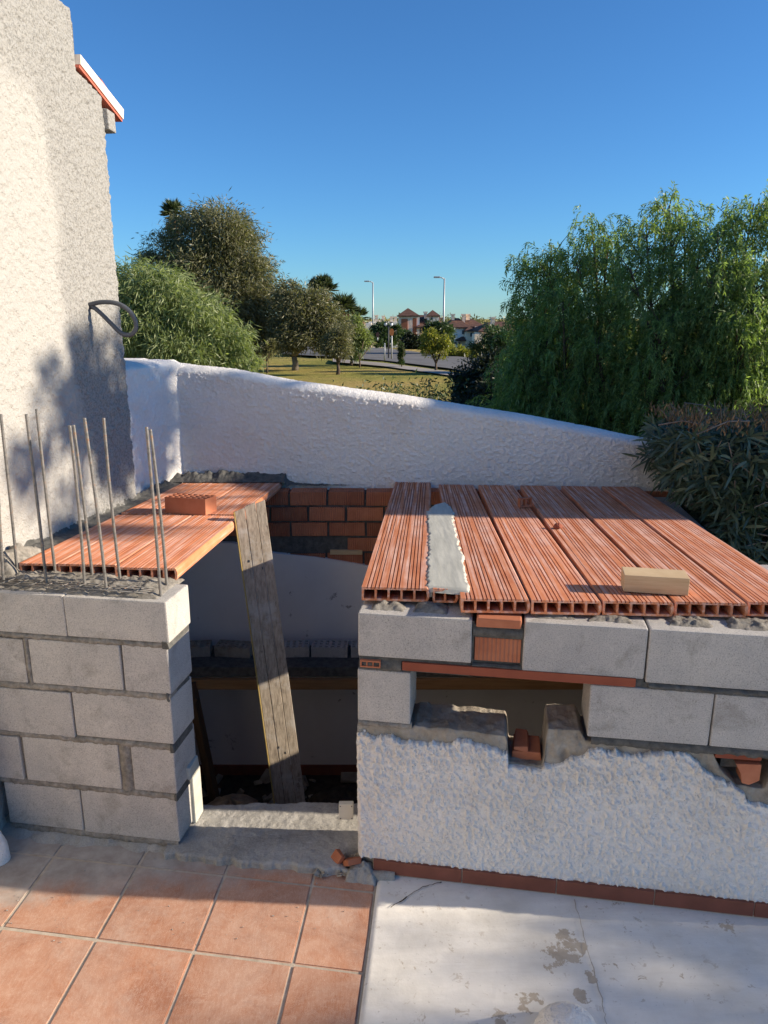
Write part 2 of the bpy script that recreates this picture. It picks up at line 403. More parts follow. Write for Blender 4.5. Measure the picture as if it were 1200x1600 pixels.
def grid_mesh(nu, nv, fn, name='grid', smooth=True, flip=False):
    u, v = np.meshgrid(np.linspace(0, 1, nu), np.linspace(0, 1, nv))
    P = fn(u.ravel(), v.ravel())
    i = np.arange(nu * nv).reshape(nv, nu)
    F = np.stack([i[:-1, :-1], i[:-1, 1:], i[1:, 1:], i[1:, :-1]], -1).reshape(-1, 4)
    if flip: F = F[:, ::-1]
    return fast_mesh(name, P, F, smooth)
def rough_lump(name, mat, parent, x0, x1, y0, y1, z0, z1, amp=.01, freq=30, res=.008, seed=0, edge=.35, **k):
    """mortar bed: a low heap with an uneven top and ragged rim (a closed height field)"""
    nu = max(4, int((x1 - x0) / res)); nv = max(4, int((y1 - y0) / res))
    def top(u, v):
        x = x0 + u * (x1 - x0); y = y0 + v * (y1 - y0)
        e = np.minimum(np.minimum(u, 1 - u) * (x1 - x0), np.minimum(v, 1 - v) * (y1 - y0)) / (edge * min(x1 - x0, y1 - y0))
        e = np.clip(e, 0, 1) ** .5
        h = (z1 - z0) * e * (.55 + .6 * fbm(x * freq, y * freq, seed=seed)) + amp * (fbm(x * freq * 2.5, y * freq * 2.5, seed=seed + 5) - .5) * e
        jx = (fbm(x * 40, y * 40, seed=seed + 9) - .5) * .012; jy = (fbm(x * 40, y * 40, seed=seed + 19) - .5) * .012
        return np.stack([x + jx, y + jy, z0 + np.maximum(h, 0)], -1)
    me = grid_mesh(nu, nv, top, name)
    return link(name, me, mat, parent, **k)

# ---- foliage
def leaves_mesh(name, P, D, Ln, Wd, fold=0.0):
    """one narrow diamond per leaf: P base points, D unit directions"""
    n = len(P); D = D / np.linalg.norm(D, axis=1, keepdims=True)
    r = rng.normal(size=(n, 3)); S = np.cross(D, r); S /= np.linalg.norm(S, axis=1, keepdims=True) + 1e-9
    Ln = np.broadcast_to(Ln, n)[:, None]; Wd = np.broadcast_to(Wd, n)[:, None]
    mid = P + D * Ln * .45
    V = np.stack([P, mid + S * Wd * .5, P + D * Ln, mid - S * Wd * .5], 1).reshape(-1, 3)
    F = np.arange(4 * n).reshape(n, 4)
    return fast_mesh(name, V, F)
def crown_points(blobs, n, clump=.18, nclump=None, shell=.55, gap=.0):
    """points gathered in clumps through the outer part of ellipsoids: (centre, radii)"""
    vol = np.array([b[1][0] * b[1][1] * b[1][2] for b in blobs]) ** .75; pr = vol / vol.sum()
    nclump = nclump or max(12, n // 90)
    bi = rng.choice(len(blobs), nclump, p=pr)
    cc = np.array([b[0] for b in blobs])[bi]; rr = np.array([b[1] for b in blobs])[bi]
    d = rng.normal(size=(nclump, 3)); d /= np.linalg.norm(d, axis=1, keepdims=True)
    rad = shell + (1 - shell) * rng.random(nclump) ** .7
    cen = cc + d * rr * rad[:, None]
    k = rng.integers(0, nclump, n)
    sz = rr[k].mean(1) * clump
    P = cen[k] + rng.normal(size=(n, 3)) * sz[:, None] * np.array([1, 1, .8])
    out = P - cc[k]; out /= np.linalg.norm(out, axis=1, keepdims=True) + 1e-9
    return P, out
def foliage(blobs, n, Ln, Wd, droop=.5, name='crown', clump=.18, nclump=None, shell=.5):
    P, out = crown_points(blobs, n, clump, nclump, shell)
    D = out * .7 + rng.normal(size=(n, 3)) * .55 + np.array([0, 0, -1]) * droop
    return leaves_mesh(name, P, D, Ln * (.6 + .8 * rng.random(n)), Wd * (.7 + .6 * rng.random(n)))
def limbs(base, blobs, r0, mb=None, bend=.15, sub=3):
    mb = mb or MB(); base = Vector(base)
    zt = min(b[0][2] for b in blobs)
    fork = base + Vector((random.uniform(-.1, .1) * r0 * 5, 0, max(.25, (zt - base.z) * .45)))
    mb.tube([base - Vector((0, 0, .1)), base.lerp(fork, .5) + Vector((r0 * .4, 0, 0)), fork], [r0 * 1.25, r0, r0 * .8], 8)
    for c, r in blobs:
        c = Vector(c)
        m = fork.lerp(c, .5) + Vector((random.uniform(-bend, bend), random.uniform(-bend, bend), bend)) * (c - fork).length
        mb.tube([fork, fork.lerp(m, .5) , m, c], [r0 * .65, r0 * .5, r0 * .38, r0 * .15], 6)
        for _ in range(sub):
            e = c + Vector([random.uniform(-.75, .75) * q for q in r]); s0 = m.lerp(c, random.random())
            mb.tube([s0, s0.lerp(e, .5) + Vector((0, 0, .05 * r[2])), e], [r0 * .22, r0 * .15, r0 * .05], 5)
    return mb
def tree(name, label, cat, base, blobs, n, Ln, Wd, lmat, r0=.12, droop=.5, bmat=None, group=None, clump=.18, nclump=None, shell=.5):
    t = empty(name, base, label=label, cat=cat, group=group)
    inv = -Vector(base)
    mb = limbs(base, blobs, r0); me = mb.mesh('trunk'); me.transform(Matrix.Translation(inv)); link('trunk', me, bmat or M_bark, t)
    me = foliage(blobs, n, Ln, Wd, droop, clump=clump, nclump=nclump, shell=shell); me.transform(Matrix.Translation(inv)); link('crown', me, lmat, t)
    return t
def pxblob(px, py, D, rx, ry, rd=None):
    P = at_Y(px, py, D); k = zc(P) / FPX
    return (tuple(P), (rx * k, (rd if rd else rx) * k, ry * k))

# ================================================================== SETTING
# ground: one sheet to the horizon; flat park, then falling away beyond the road
def terr(Y):
    Y = np.asarray(Y, dtype=float)
    z = np.where(Y < 72, -1.0, np.minimum(-1.0, CAM_H - .0372 * Y - .35 + .0))
    z = np.where(Y > 330, CAM_H - .0372 * 330 - .35, z)
    return z
ys = np.concatenate([np.linspace(5.25, 72, 60), np.linspace(75, 330, 30), np.linspace(400, 4500, 14)])
xs = np.concatenate([np.linspace(-3000, -80, 8), np.linspace(-60, 60, 61), np.linspace(80, 3000, 8)])
X, Y = np.meshgrid(xs, ys); Z = terr(Y) + (fbm(X * .13, Y * .13, seed=3) - .5) * .25 * (Y < 72) * (Y > 8)
idx = np.arange(X.size).reshape(X.shape)
F = np.stack([idx[:-1, :-1], idx[:-1, 1:], idx[1:, 1:], idx[1:, :-1]], -1).reshape(-1, 4)
link('lawn', fast_mesh('lawn', np.stack([X.ravel(), Y.ravel(), Z.ravel()], -1), F, True), M_grass, kind='structure')
# side ground beneath the hedge and the trees out to the right of the shed
mb = MB(); mb.box(1.75, 60, -12, 5.24, -1.4, -.35); mb.build('planting_ground', M_soil, kind='structure')

def sheet(name, pts_px, z, m, **k):
    b = bmesh.new(); b.faces.new([b.verts.new(at_z(x, y, z)) for x, y in pts_px])
    bmesh.ops.recalc_face_normals(b, faces=b.faces[:]); me = bpy.data.meshes.new(name); b.to_mesh(me); b.free()
    return link(name, me, m, **k)
sheet('road', [(440, 541), (560, 541), (610, 545), (680, 553), (800, 566), (800, 590), (700, 575), (600, 563), (520, 557), (440, 553)], -.86, M_asphalt, kind='structure')
sheet('pavement', [(520, 560), (600, 567), (700, 580), (800, 596), (800, 602), (700, 586), (600, 572), (520, 565)], -.84, M_pave, kind='structure')

# terrace floor: terracotta tiles on grout
def pt(X, Y): return (X, Y)
tb = MB(); az = R(5.0)
v_dir = Vector((math.sin(az), math.cos(az))); u_dir = Vector((math.cos(R(-8.3)), math.sin(R(-8.3))))
o = Vector((-.98, 2.05))
cols = [-2.53, -2.18, -1.83, -1.48, -1.13, -.78 - .35 + .0] ; cols = [-1.40, -1.05, -.70, -.35, 0, .349, .688, .925]
rows = [-2.52, -2.16, -1.80, -1.44, -1.08, -.72, -.36, 0, .348, .52]
def corner(a, bb): q = o + u_dir * a + v_dir * bb; return q
g = .0045
tm = bmesh.new()
for i in range(len(cols) - 1):
    for j in range(len(rows) - 1):
        c4 = [corner(cols[i] + g, rows[j] + g), corner(cols[i + 1] - g, rows[j] + g), corner(cols[i + 1] - g, rows[j + 1] - g), corner(cols[i] + g, rows[j + 1] - g)]
        zt = random.uniform(-.0008, .0008)
        b = bmesh.new()
        lo = [b.verts.new((p.x, p.y, -.02)) for p in c4]; hi = [b.verts.new((p.x, p.y, zt)) for p in c4]
        top = b.faces.new(hi)
        for k in range(4): b.faces.new((lo[k], lo[(k + 1) % 4], hi[(k + 1) % 4], hi[k]))
        bmesh.ops.bevel(b, geom=list(top.edges) + [e for e in b.edges if abs(e.verts[0].co.z - e.verts[1].co.z) > .01], offset=.003, segments=2, affect='EDGES')
        me = bpy.data.meshes.new('x'); b.to_mesh(me); b.free(); tm.from_mesh(me); bpy.data.meshes.remove(me)
bmesh.ops.recalc_face_normals(tm, faces=tm.faces[:])
me = bpy.data.meshes.new('terrace_floor'); tm.to_mesh(me); tm.free()
link('terrace_floor', me, M_tile, kind='structure')
gb = MB(); gb.prism([tuple(corner(-1.40, -2.52)), tuple(corner(.93, -2.52)), tuple(corner(.93, .6)), tuple(corner(-1.40, .6))], 'z', -.15, -.0035)
gb.build('terrace_grout', M_grout, kind='structure')
# white painted concrete to the right of the tiles
def wfn(u, v):
    L0 = corner(.930, -2.5); L1 = corner(.930, .5)
    y = -.45 + v * 2.84
    xl = L0.x + (y - L0.y) / (L1.y - L0.y) * (L1.x - L0.x)
    x = xl + u * (4.2 - xl)
    z = .008 + (fbm(x * 3, y * 3, seed=4) - .5) * .006 + (fbm(x * 30, y * 30, seed=6) - .5) * .0012
    z = np.where(u < .0005, z - .006, z)
    return np.stack([x, y, z], -1)
mb = MB(); mb.box(.95, 11, -7, -.46, -.3, .006); mb.box(4.21, 11, -.458, 2.0, -.3, .006); mb.build('yard_paving', M_wslab, kind='structure')  # white paving spread on out of view, added as warm bounce
mb = MB(); mb.box(-1.4, .948, -7, .9, -.3, -.02); mb.build('terrace_paving', M_tile, kind='structure')
link('painted_concrete_floor', grid_mesh(420, 280, wfn, 'wf'), M_wslab, kind='structure')
# crack and joint lines in the paint: thin recessed filler strips
def crack(pts, w_, name='floor_crack'):
    mb = MB(); P = []
    for a, b_ in zip(pts, pts[1:]):
        for k in range(8):
            q = Vector(a).lerp(Vector(b_), k / 8); P.append(q + Vector((random.uniform(-1, 1), random.uniform(-1, 1), 0)) * .003)
    P.append(Vector(pts[-1]))
    for a, b_ in zip(P, P[1:]):
        d = (b_ - a).normalized(); sd = Vector((-d.y, d.x, 0)) * w_ * random.uniform(.4, 1.2)
        f = mb.bm.faces.new([mb.bm.verts.new(x) for x in (a - sd, b_ - sd, b_ + sd, a + sd)])
    return mb
cr = crack([at_z(610, 1418, .0135), at_z(660, 1385, .0135), at_z(690, 1378, .0135)], .0022)
cr.build('floor_crack', M_soil, kind='structure')
cr = crack([at_z(897, 1405, .0132), at_z(915, 1470, .0132), at_z(940, 1560, .0132), at_z(948, 1600, .0132)], .0016)
cr.build('floor_joint', M_grout, kind='structure')

# ================================================================== HOUSE (left)
HX = lambda Y: -1.546 + .08 * (np.asarray(Y, dtype=float) - 2.98)
house = empty('house', (-1.45, 4.2, -1.2), label='white rough stucco house wall with cable loop and tiled verge, at far left', cat='house')
hinv = Matrix.Translation(-Vector(house.location))
def htop(Y): return np.where(Y > 3.93, 3.185 - (Y - 3.93) * .18, 3.44)
def hw(u, v):
    Yc = 1.0 + u * 3.22
    top = htop(Yc)
    z = np.minimum(-1.2 + v * (3.44 + 1.2), top)
    lump = fbm(Yc * 52, z * 52, seed=21, oct=2)
    d = .006 * np.clip(lump - .42, 0, 1) * 2.6 + .012 * (fbm(Yc * 2.5, z * 2.5, seed=31) - .5)
    age = np.clip((Yc * .55 + z * .28 - 2.15 + .9 * (fbm(Yc * 1.5, z * 1.5, seed=8) - .5)) * 6, 0, 1)
    d = d + .006 * age * np.clip(.47 - fbm(Yc * 60, z * 60, seed=41), -1, 0) * -3
    x = HX(Yc) + d
    edge = np.clip((Yc - 4.17) / .05, 0, 1); x = x - .03 * edge ** 2
    Yj = Yc + edge * (fbm(Yc * 0 + 3, z * 22, seed=50) - .5) * .03
    return np.stack([x, Yj, z], -1)
me = grid_mesh(460, 640, hw, 'wall'); me.transform(hinv); link('wall', me, M_house, house)
mb = MB()
mb.box(-6, -1.75, -7, 4.15, -1.2, 3.0)  # house carried on unseen behind the camera to bounce warm light
mb.prism([(-6, 1.0), (-1.78, 1.0), (-1.53, 4.17), (-6, 4.19)], 'z', -1.2, 3.03)
me = mb.mesh('wall'); me.transform(hinv); link('side_wall', me, M_house, house)
mb = MB(); mb.prism([(1.0, 3.0), (4.17, 3.0), (4.17, 3.12), (3.93, 3.17), (3.92, 3.425), (1.0, 3.425)], 'x', -1.9, -1.6); me = mb.mesh('parapet'); me.transform(hinv); link('parapet', me, M_house, house)
# eave corbel, cream verge band and the red tiles on it
mb = MB(); mb.box(-1.50, -1.425, 4.19, 4.30, 2.99, 3.09, .006, jit=.004)
me = mb.mesh('c'); me.transform(hinv); link('eave_corbel', me, M_house, house)
def vpoly(t0, t1): return [(3.93 + t0 * .0, 0)]
a0 = Vector((3.93, 3.212)); a1 = Vector((4.50, 3.108)); dr = (a1 - a0).normalized(); nr = Vector((-dr.y, dr.x))
mb = MB(); q = [a0, a1, a1 + nr * .056 + dr * .008, a0 + nr * .045]
mb.prism([tuple(p) for p in q], 'x', -1.62, -1.443); me = mb.mesh('v'); me.transform(hinv); link('verge_band', me, M_band, house)
mb = MB(); q = [a0 - nr * .014, a1 - nr * .014, a1 - nr * .001, a0 - nr * .001]
mb.prism([tuple(p) for p in q], 'x', -2.6, -1.450); me = mb.mesh('v'); me.transform(hinv); link('verge_underside', me, M_rooftile, house)
for k in range(2):
    s0 = a0 + nr * .045 + dr * (.10 + k * .20); s1 = s0 + dr * .22
    mb = MB()
    for r_ in range(6):
        xx = -1.535 - r_ * .19
        pts = []
        for a in range(9):
            th = math.pi * a / 8; pts.append((xx + math.cos(th) * .085, math.sin(th) * .050))
        A = [mb.bm.verts.new((p[0], s0.x, s0.y + p[1] + .012 * k)) for p in pts]; B = [mb.bm.verts.new((p[0], s1.x, s1.y + p[1] - .004)) for p in pts]
        for a in range(8): mb.bm.faces.new((A[a], A[a + 1], B[a + 1], B[a]))
        mb.bm.faces.new(B[::-1]); mb.bm.faces.new(A)
    me = mb.mesh('v'); me.transform(hinv); link('roof_tiles', me, M_rooftile, house)
# cable loop
pc = [(-1.50, 3.84, 2.105)]
for (x, y, Yd) in [(140, 476, 3.83), (160, 472, 3.82), (182, 474, 3.81), (200, 484, 3.80), (211, 500, 3.80), (212, 514, 3.80), (204, 523, 3.80), (190, 521, 3.80), (174, 506, 3.81), (158, 490, 3.82), (145, 480, 3.83)]:
    pc.append(tuple(at_Y(x, y, Yd)))
pc.append((-1.50, 3.85, 2.09))
def spline(pts, n=6):
    pts = [Vector(p) for p in pts]; out = []
    for i in range(len(pts) - 1):
        p0 = pts[max(i - 1, 0)]; p1 = pts[i]; p2 = pts[i + 1]; p3 = pts[min(i + 2, len(pts) - 1)]
        for k in range(n):
            t = k / n
            out.append(.5 * ((2 * p1) + (p2 - p0) * t + (2 * p0 - 5 * p1 + 4 * p2 - p3) * t * t + (3 * p1 - p0 - 3 * p2 + p3) * t ** 3))
    out.append(pts[-1]); return out
mb = MB(); mb.tube(spline(pc), .0115, 8)
mb.build('cable', M_cable, label='grey cable bent in a loop out of the stucco house wall', cat='cable')

# ================================================================== BOUNDARY WALL (back), rounded top
BY = 4.86
cx = np.array([-1.42, -1.39, -1.0, -.6, .16, .9, 1.2, 1.8, 2.6, 4.2]); cz = np.array([1.775, 1.755, 1.712, 1.642, 1.545, 1.43, 1.375, 1.26, 1.13, .95])
def topz(x): return np.interp(x, cx, cz)
def wallprof(u, v, x0, x1, y, zb, flipy=1, th=.22, seed=60):
    """front face, rounded cap and the far face as one sheet"""
    x = x0 + u * (x1 - x0); zt = topz(x) + (fbm(x * 4, x * 0, seed=seed + 3) - .5) * .008
    r = .05
    L1 = .74; L2 = .86
    fz = np.where(v < L1, v / L1, 1.0)
    yy = np.zeros_like(v); zz = np.zeros_like(v)
    a = np.clip((v - L1) / (L2 - L1), 0, 1) * math.pi
    zz = np.where(v < L1, zb + fz * (zt - r - zb), zt - r + np.sin(a) * r)
    yy = np.where(v < L1, 0, th / 2 - np.cos(a) * th / 2)
    bk = v > L2
    zz = np.where(bk, (zt - r) - (v - L2) / (1 - L2) * (zt - r + 1.1), zz)
    n = fbm(x * 60, (zz + yy) * 60, seed=seed, oct=2)
    d = .0075 * np.clip(n - .38, 0, 1) * 2.2 + .003 * (fbm(x * 2, zz * 2, seed=seed + 1) - .5)
    ny = np.where(v < L1, -1, np.where(bk, 1, -np.cos(a))); nz = np.where((v >= L1) & ~bk, np.sin(a), 0)
    sm = np.where((v >= L1) & ~bk, .35, 1.0)
    return np.stack([x, y + yy + ny * d * sm, zz + nz * d * sm], -1)
bw = empty('boundary_wall', (-.7, BY, 0), R(-3.6), label='white rough stucco boundary wall sloping down to the right', cat='wall')
me = grid_mesh(1000, 300, lambda u, v: wallprof(u, v, -1.45, 4.2, BY, .90), 'wall'); me.transform(Matrix.Translation((.7, -BY, 0))); link('wall', me, M_stucco, bw)
# short return between house corner and boundary wall, curved into it
def ret(u, v):
    Yc = 4.16 + u * .74
    zt = 1.80 - .02 * u
    r = .05; a = np.clip((v - .8) / .2, 0, 1) * math.pi * .5
    z = np.where(v < .8, .85 + v / .8 * (zt - r - .85), zt - r + np.sin(a) * r)
    n = fbm(Yc * 24, z * 24, seed=71, oct=3)
    x = HX(Yc) - .012 + .010 * np.clip(n - .4, 0, 1) * 2.2 + .09 * np.clip((u - .8) / .2, 0, 1) ** 2 - (1 - np.cos(a)) * .2
    return np.stack([x, Yc, z], -1)
me = grid_mesh(110, 140, ret, 'wall'); me.transform(Matrix.Translation((.7, -BY, 0))); link('return_wall', me, M_stucco, bw)
mb = MB(); mb.box(-1.95, -1.60, 4.1, 5.05, -1.1, 1.78, .03); me = mb.mesh('w'); me.transform(Matrix.Translation((.7, -BY, 0))); link('wall_core', me, M_stucco, bw)
mb = MB(); mb.box(-1.5, 1.9, BY + .02, BY + .18, -1.2, 1.0); me = mb.mesh('w'); me.transform(Matrix.Translation((.7, -BY, 0))); link('wall_foot', me, M_dmortar, bw)

# ================================================================== SHED INTERIOR
# brick courses under the slabs at the back
bk = empty('brick_wall', (0, 4.7, .45), label='three courses of ribbed red brick under the far edge of the roof planks', cat='brick wall')
mb = MB(); zc0 = .944
for r_ in range(5):
    z1 = zc0 - r_ * .106; z0 = z1 - .09
    x = -1.62 + (.13 if r_ % 2 else 0) + random.uniform(-.01, .01)
    while x < 1.75:
        if not (r_ == 3 and x < -.45):
            dy = random.uniform(-.006, .006)
            mb.box(x, x + .235, 4.685 + dy, 4.80, z0 + random.uniform(-.002, .002), z1, .003, jit=.0015)
        x += .25
me = mb.mesh('b'); me.transform(Matrix.Translation((0, -4.7, -.45))); link('bricks', me, M_gbrick, bk)
mb = MB(); mb.box(-1.6, 1.75, 4.700, 4.84, .42, .925); me = mb.mesh('b'); me.transform(Matrix.Translation((0, -4.7, -.45))); link('mortar', me, M_dmortar, bk)
mb = MB(); mb.box(-.36, -.145, 4.676, 4.70, .515, .545, .002); me = mb.mesh('b'); me.transform(Matrix.Translation((0, -4.7, -.45))); link('timber_wedge', me, M_wood_new, bk)
# white plastered wall inside
iw = empty('inner_wall', (0, 4.75, -1.15), label='smudged white plaster wall deep inside the unfinished shed', cat='wall')
mb = MB(); mb.prism([(-1.6, -1.15), (1.72, -1.15), (1.72, .36), (.4, .385), (-.11, .44), (-.45, .50), (-.75, .53), (-1.0, .60), (-1.6, .61)], 'y', 4.665, 4.80)
me = mb.mesh('b'); me.transform(Matrix.Translation((0, -4.75, 1.15))); link('plaster', me, M_plaster, iw)
mb = MB(); mb.box(-1.5, 1.7, 4.65, 4.664, -1.15, -1.07, .002); me = mb.mesh('b'); me.transform(Matrix.Translation((0, -4.75, 1.15))); link('skirting', me, M_skirt, iw)
sw = empty('shed_side_wall', (1.62, 3.6, -1.15), label='block side wall of the shed hidden behind the oleander hedge', cat='wall')
mb = MB(); mb.prism([(1.52, 2.36), (1.70, 2.33), (1.88, 4.84), (1.68, 4.84)], 'z', -1.2, .60); me = mb.mesh('b'); me.transform(Matrix.Translation((-1.62, -3.6, 1.15))); link('wall', me, M_block, sw)
# unseen block courses under the right slabs, gapped to shape the sun inside
mb = MB(); mb.prism([(1.60, 3.75), (1.74, 3.75), (1.84, 4.60), (1.68, 4.60)], 'z', .60, .93); mb.prism([(1.53, 2.58), (1.70, 2.56), (1.72, 3.0), (1.56, 3.0)], 'z', .60, 1.02)
me = mb.mesh('b'); me.transform(Matrix.Translation((-1.62, -3.6, 1.15))); link('upper_wall', me, M_block, sw)
mb = MB(); mb.box(-1.7, 1.8, 2.45, 4.9, -1.3, -1.15); mb.build('shed_floor', M_soil, kind='structure')
# pit front below the sill
mb = MB(); mb.box(-1.7, 1.6, 2.50, 2.60, -1.2, -.05); mb.build('pit_wall', M_old, label='dark rubble foundation below the doorway sill inside the pit', cat='wall')
# shelf
sh = empty('shelf', (0, 4.5, -.13), label='dusty brick shelf edged with a brown timber beam along the inner wall', cat='shelf')
mb = MB(); mb.box(-1.42, 1.6, 4.33, 4.66, -.20, -.135); me = mb.mesh('b'); me.transform(Matrix.Translation((0, -4.5, .13))); link('shelf_board', me, M_dmortar, sh)
mb = MB(); mb.box(-1.25, 1.6, 4.295, 4.328, -.275, -.205, .003); me = mb.mesh('b'); me.transform(Matrix.Translation((0, -4.5, .13))); link('beam', me, M_wood_beam, sh)
def holed_brick(L=.24, W=.115, H=.07, nx=6, ny=3, hole=.55, vert=True):
    """perforated brick: real openings in its top, ribbed sides"""
    mb = MB(); cx_ = L / nx; cy_ = W / ny
    t = .5 * (1 - hole)
    b = bmesh.new()
    xs_ = [0]; 
    for i in range(nx): xs_ += [i * cx_ + cx_ * t, (i + 1) * cx_ - cx_ * t]
    xs_ += [L]
    ys_ = [0]
    for i in range(ny): ys_ += [i * cy_ + cy_ * t, (i + 1) * cy_ - cy_ * t]
    ys_ += [W]
    nX, nY = len(xs_), len(ys_)
    top = {}; bot = {}
    for i in range(nX):
        for j in range(nY):
            top[i, j] = b.verts.new((xs_[i] - L / 2, ys_[j] - W / 2, H)); bot[i, j] = b.verts.new((xs_[i] - L / 2, ys_[j] - W / 2, 0))
    ishole = lambda i, j: i % 2 == 1 and j % 2 == 1
    for i in range(nX - 1):
        for j in range(nY - 1):
            if ishole(i, j):
                for (p, q) in (((i, j), (i + 1, j)), ((i + 1, j), (i + 1, j + 1)), ((i + 1, j + 1), (i, j + 1)), ((i, j + 1), (i, j))):
                    b.faces.new((top[p], top[q], bot[q], bot[p]))
            else:
                b.faces.new((top[i, j], top[i + 1, j], top[i + 1, j + 1], top[i, j + 1])); b.faces.new((bot[i, j], bot[i, j + 1], bot[i + 1, j + 1], bot[i + 1, j]))
    for i in range(nX - 1):
        b.faces.new((bot[i, 0], bot[i + 1, 0], top[i + 1, 0], top[i, 0])); b.faces.new((bot[i + 1, nY - 1], bot[i, nY - 1], top[i, nY - 1], top[i + 1, nY - 1]))
    for j in range(nY - 1):
        b.faces.new((bot[0, j + 1], bot[0, j], top[0, j], top[0, j + 1])); b.faces.new((bot[nX - 1, j], bot[nX - 1, j + 1], top[nX - 1, j + 1], top[nX - 1, j]))
    mb.merge(b); return mb.mesh('brick')
hb = holed_brick()
lab = ['dusty perforated brick on the dark shelf, right beside the leaning board', 'dusty perforated brick on the shelf, second to the right of the leaning board', 'dusty perforated brick on the shelf just left of the block jamb',
       'dusty perforated brick at the left end of the dark shelf', 'dusty perforated brick on the dark shelf left of the leaning board']
for k, (x, rz) in enumerate([(-.62, .05), (-.36, -.04), (-.10, .02), (-1.28, .1), (-1.0, -.12)]):
    link('perforated_brick', hb if k == 0 else hb.copy(), M_old if k > 2 else M_block, label=lab[k], cat='brick', group='perforated bricks on the shelf').location = (x, 4.53, -.134)
    ob = C.objects[-1]; ob.rotation_euler = (0, 0, rz)
# debris and sticks in the pit
def stick(name, a, b_, w_, h_, m, **k):
    a, b_ = Vector(a), Vector(b_); d = b_ - a; L = d.length
    q = d.to_track_quat('X', 'Z')
    mb = MB(); mb.box(0, L, -w_ / 2, w_ / 2, -h_ / 2, h_ / 2, .002, jit=.001)
    ob = mb.build(name, m, **k); ob.location = a; ob.rotation_mode = 'QUATERNION'; ob.rotation_quaternion = q; return ob
stick('timber_strut', (-1.24, 4.28, -.22), (-1.12, 4.25, -1.13), .06, .05, M_wood_dark, label='dark timber strut standing under the shelf by its left end', cat='timber')
stick('timber_brace', (-1.40, 4.2, -.62), (-1.20, 4.24, -.30), .03, .025, M_wood_dark, label='thin dark brace leaning between the left wall and the shelf', cat='timber')
stick('wood_offcut', (-1.25, 3.75, -1.08), (-.85, 3.5, -1.04), .12, .02, M_wood_old, label='flat grey wood offcut lying in the rubble left of the leaning board', cat='wood')
stick('wood_offcut', (-1.02, 3.62, -1.0), (-.72, 3.98, -1.05), .10, .02, M_wood_old, label='flat tilted wood offcut crossing another in the rubble beside the board', cat='wood')
stick('clay_offcut', (-.98, 3.15, -1.02), (-1.05, 3.40, -1.08), .07, .02, M_brick, label='narrow orange clay offcut lying in the dark pit', cat='brick piece')
stick('timber_batten', (-1.36, 3.9, -.50), (-1.28, 3.5, -1.1), .04, .03, M_wood_old, label='pale batten leaning on the left wall of the pit', cat='timber')
def crumple(name, loc, s, m, seed, **k):
    def fn(u, v):
        a = u * 2 * math.pi; h = v
        r = (1 - h ** 2.2) ** .5 * (1 + .5 * (fbm(np.cos(a) * 2 + 5, np.sin(a) * 2 + 5, h * 3, seed) - .5))
        r = r * (1 + .22 * (vnoise(np.cos(a) * 6 + 9, np.sin(a) * 6 + 9, h * 8, seed + 2) - .5))
        return np.stack([np.cos(a) * r * s[0], np.sin(a) * r * s[1], h * s[2] * (.8 + .5 * fbm(np.cos(a) * 3 + 5, np.sin(a) * 3, h, seed + 4))], -1)
    me = grid_mesh(36, 16, fn, name, smooth=False); ob = link(name, me, m, **k); ob.location = loc; return ob
crumple('sack', (-.98, 4.05, -1.14), (.22, .18, .22), M_sack, 3, label='crumpled tan cement sack in the rubble behind the leaning board', cat='sack')
crumple('sack', (-.25, 4.2, -1.14), (.25, .15, .18), M_soil, 5, label='dark crumpled sack in the rubble right of the leaning board', cat='sack')
def rubble(name, n, x0, x1, y0, y1, z, smin, smax, m, **k):
    mb = MB()
    for _ in range(n):
        s = random.uniform(smin, smax); M_ = Matrix.Translation((random.uniform(x0, x1), random.uniform(y0, y1), z + s * .3)) @ Matrix.Rotation(random.uniform(0, 6.28), 4, Vector((random.random(), random.random(), random.random() + .01)).normalized())
        mb.box(-s, s, -s * random.uniform(.3, .9), s * .6, -s * .25, s * .3, s * .1, M_, jit=s * .15, seg=1)
    return mb.build(name, m, **k)
rubble('rubble', 240, -1.4, 1.4, 2.9, 4.6, -1.14, .015, .07, M_old, label='loose rubble and chips heaped on the floor of the dark pit', cat='rubble', kind='stuff')

# leaning board
Bt = (at_Y(368, 800, 3.62), at_Y(413, 779, 3.60)); 
botc = Vector((-.40, 3.2, -1.13))
u0 = (Bt[1] - Bt[0]); wB = .155
axis = (botc - (Bt[0] + Bt[1]) / 2).normalized()
ux = Vector((1, .18, 0)); ux = (ux - axis * ux.dot(axis)).normalized()
nB = axis.cross(ux).normalized()
if nB.y > 0: nB = -nB
lb = empty('leaning_board', botc, label='long weathered formwork board leaning on the roof plank edge inside the doorway', cat='board')
topc = (Bt[0] + Bt[1]) / 2
LB = (botc - topc).length
Mx = Matrix((( ux.x, nB.x, -axis.x), (ux.y, nB.y, -axis.y), (ux.z, nB.z, -axis.z))).to_4x4()   # local x width, y normal, z up along board
def board(x0, x1, y0, y1, z0, z1, name, m, cutf=None):
    mb = MB(); mb.box(x0, x1, y0, y1, z0, z1, .002)
    for v in mb.bm.verts:
        if v.co.z > z1 - .05: v.co.z += (v.co.x) * .28
    me = mb.mesh(name); 
    me.transform(Mx); return link(name, me, m, lb)
board(-wB / 2, -.028, -.012, .012, 0, LB, 'plank', M_wood_old)
board(-.026, .028, -.011, .013, 0, LB + .004, 'plank', M_wood_old)
board(.030, wB / 2, -.012, .012, 0, LB - .003, 'plank', M_wood_old)
board(-wB / 2 - .008, -wB / 2 - .001, -.013, .013, 0, LB, 'edge_strip', M_wood_edge)
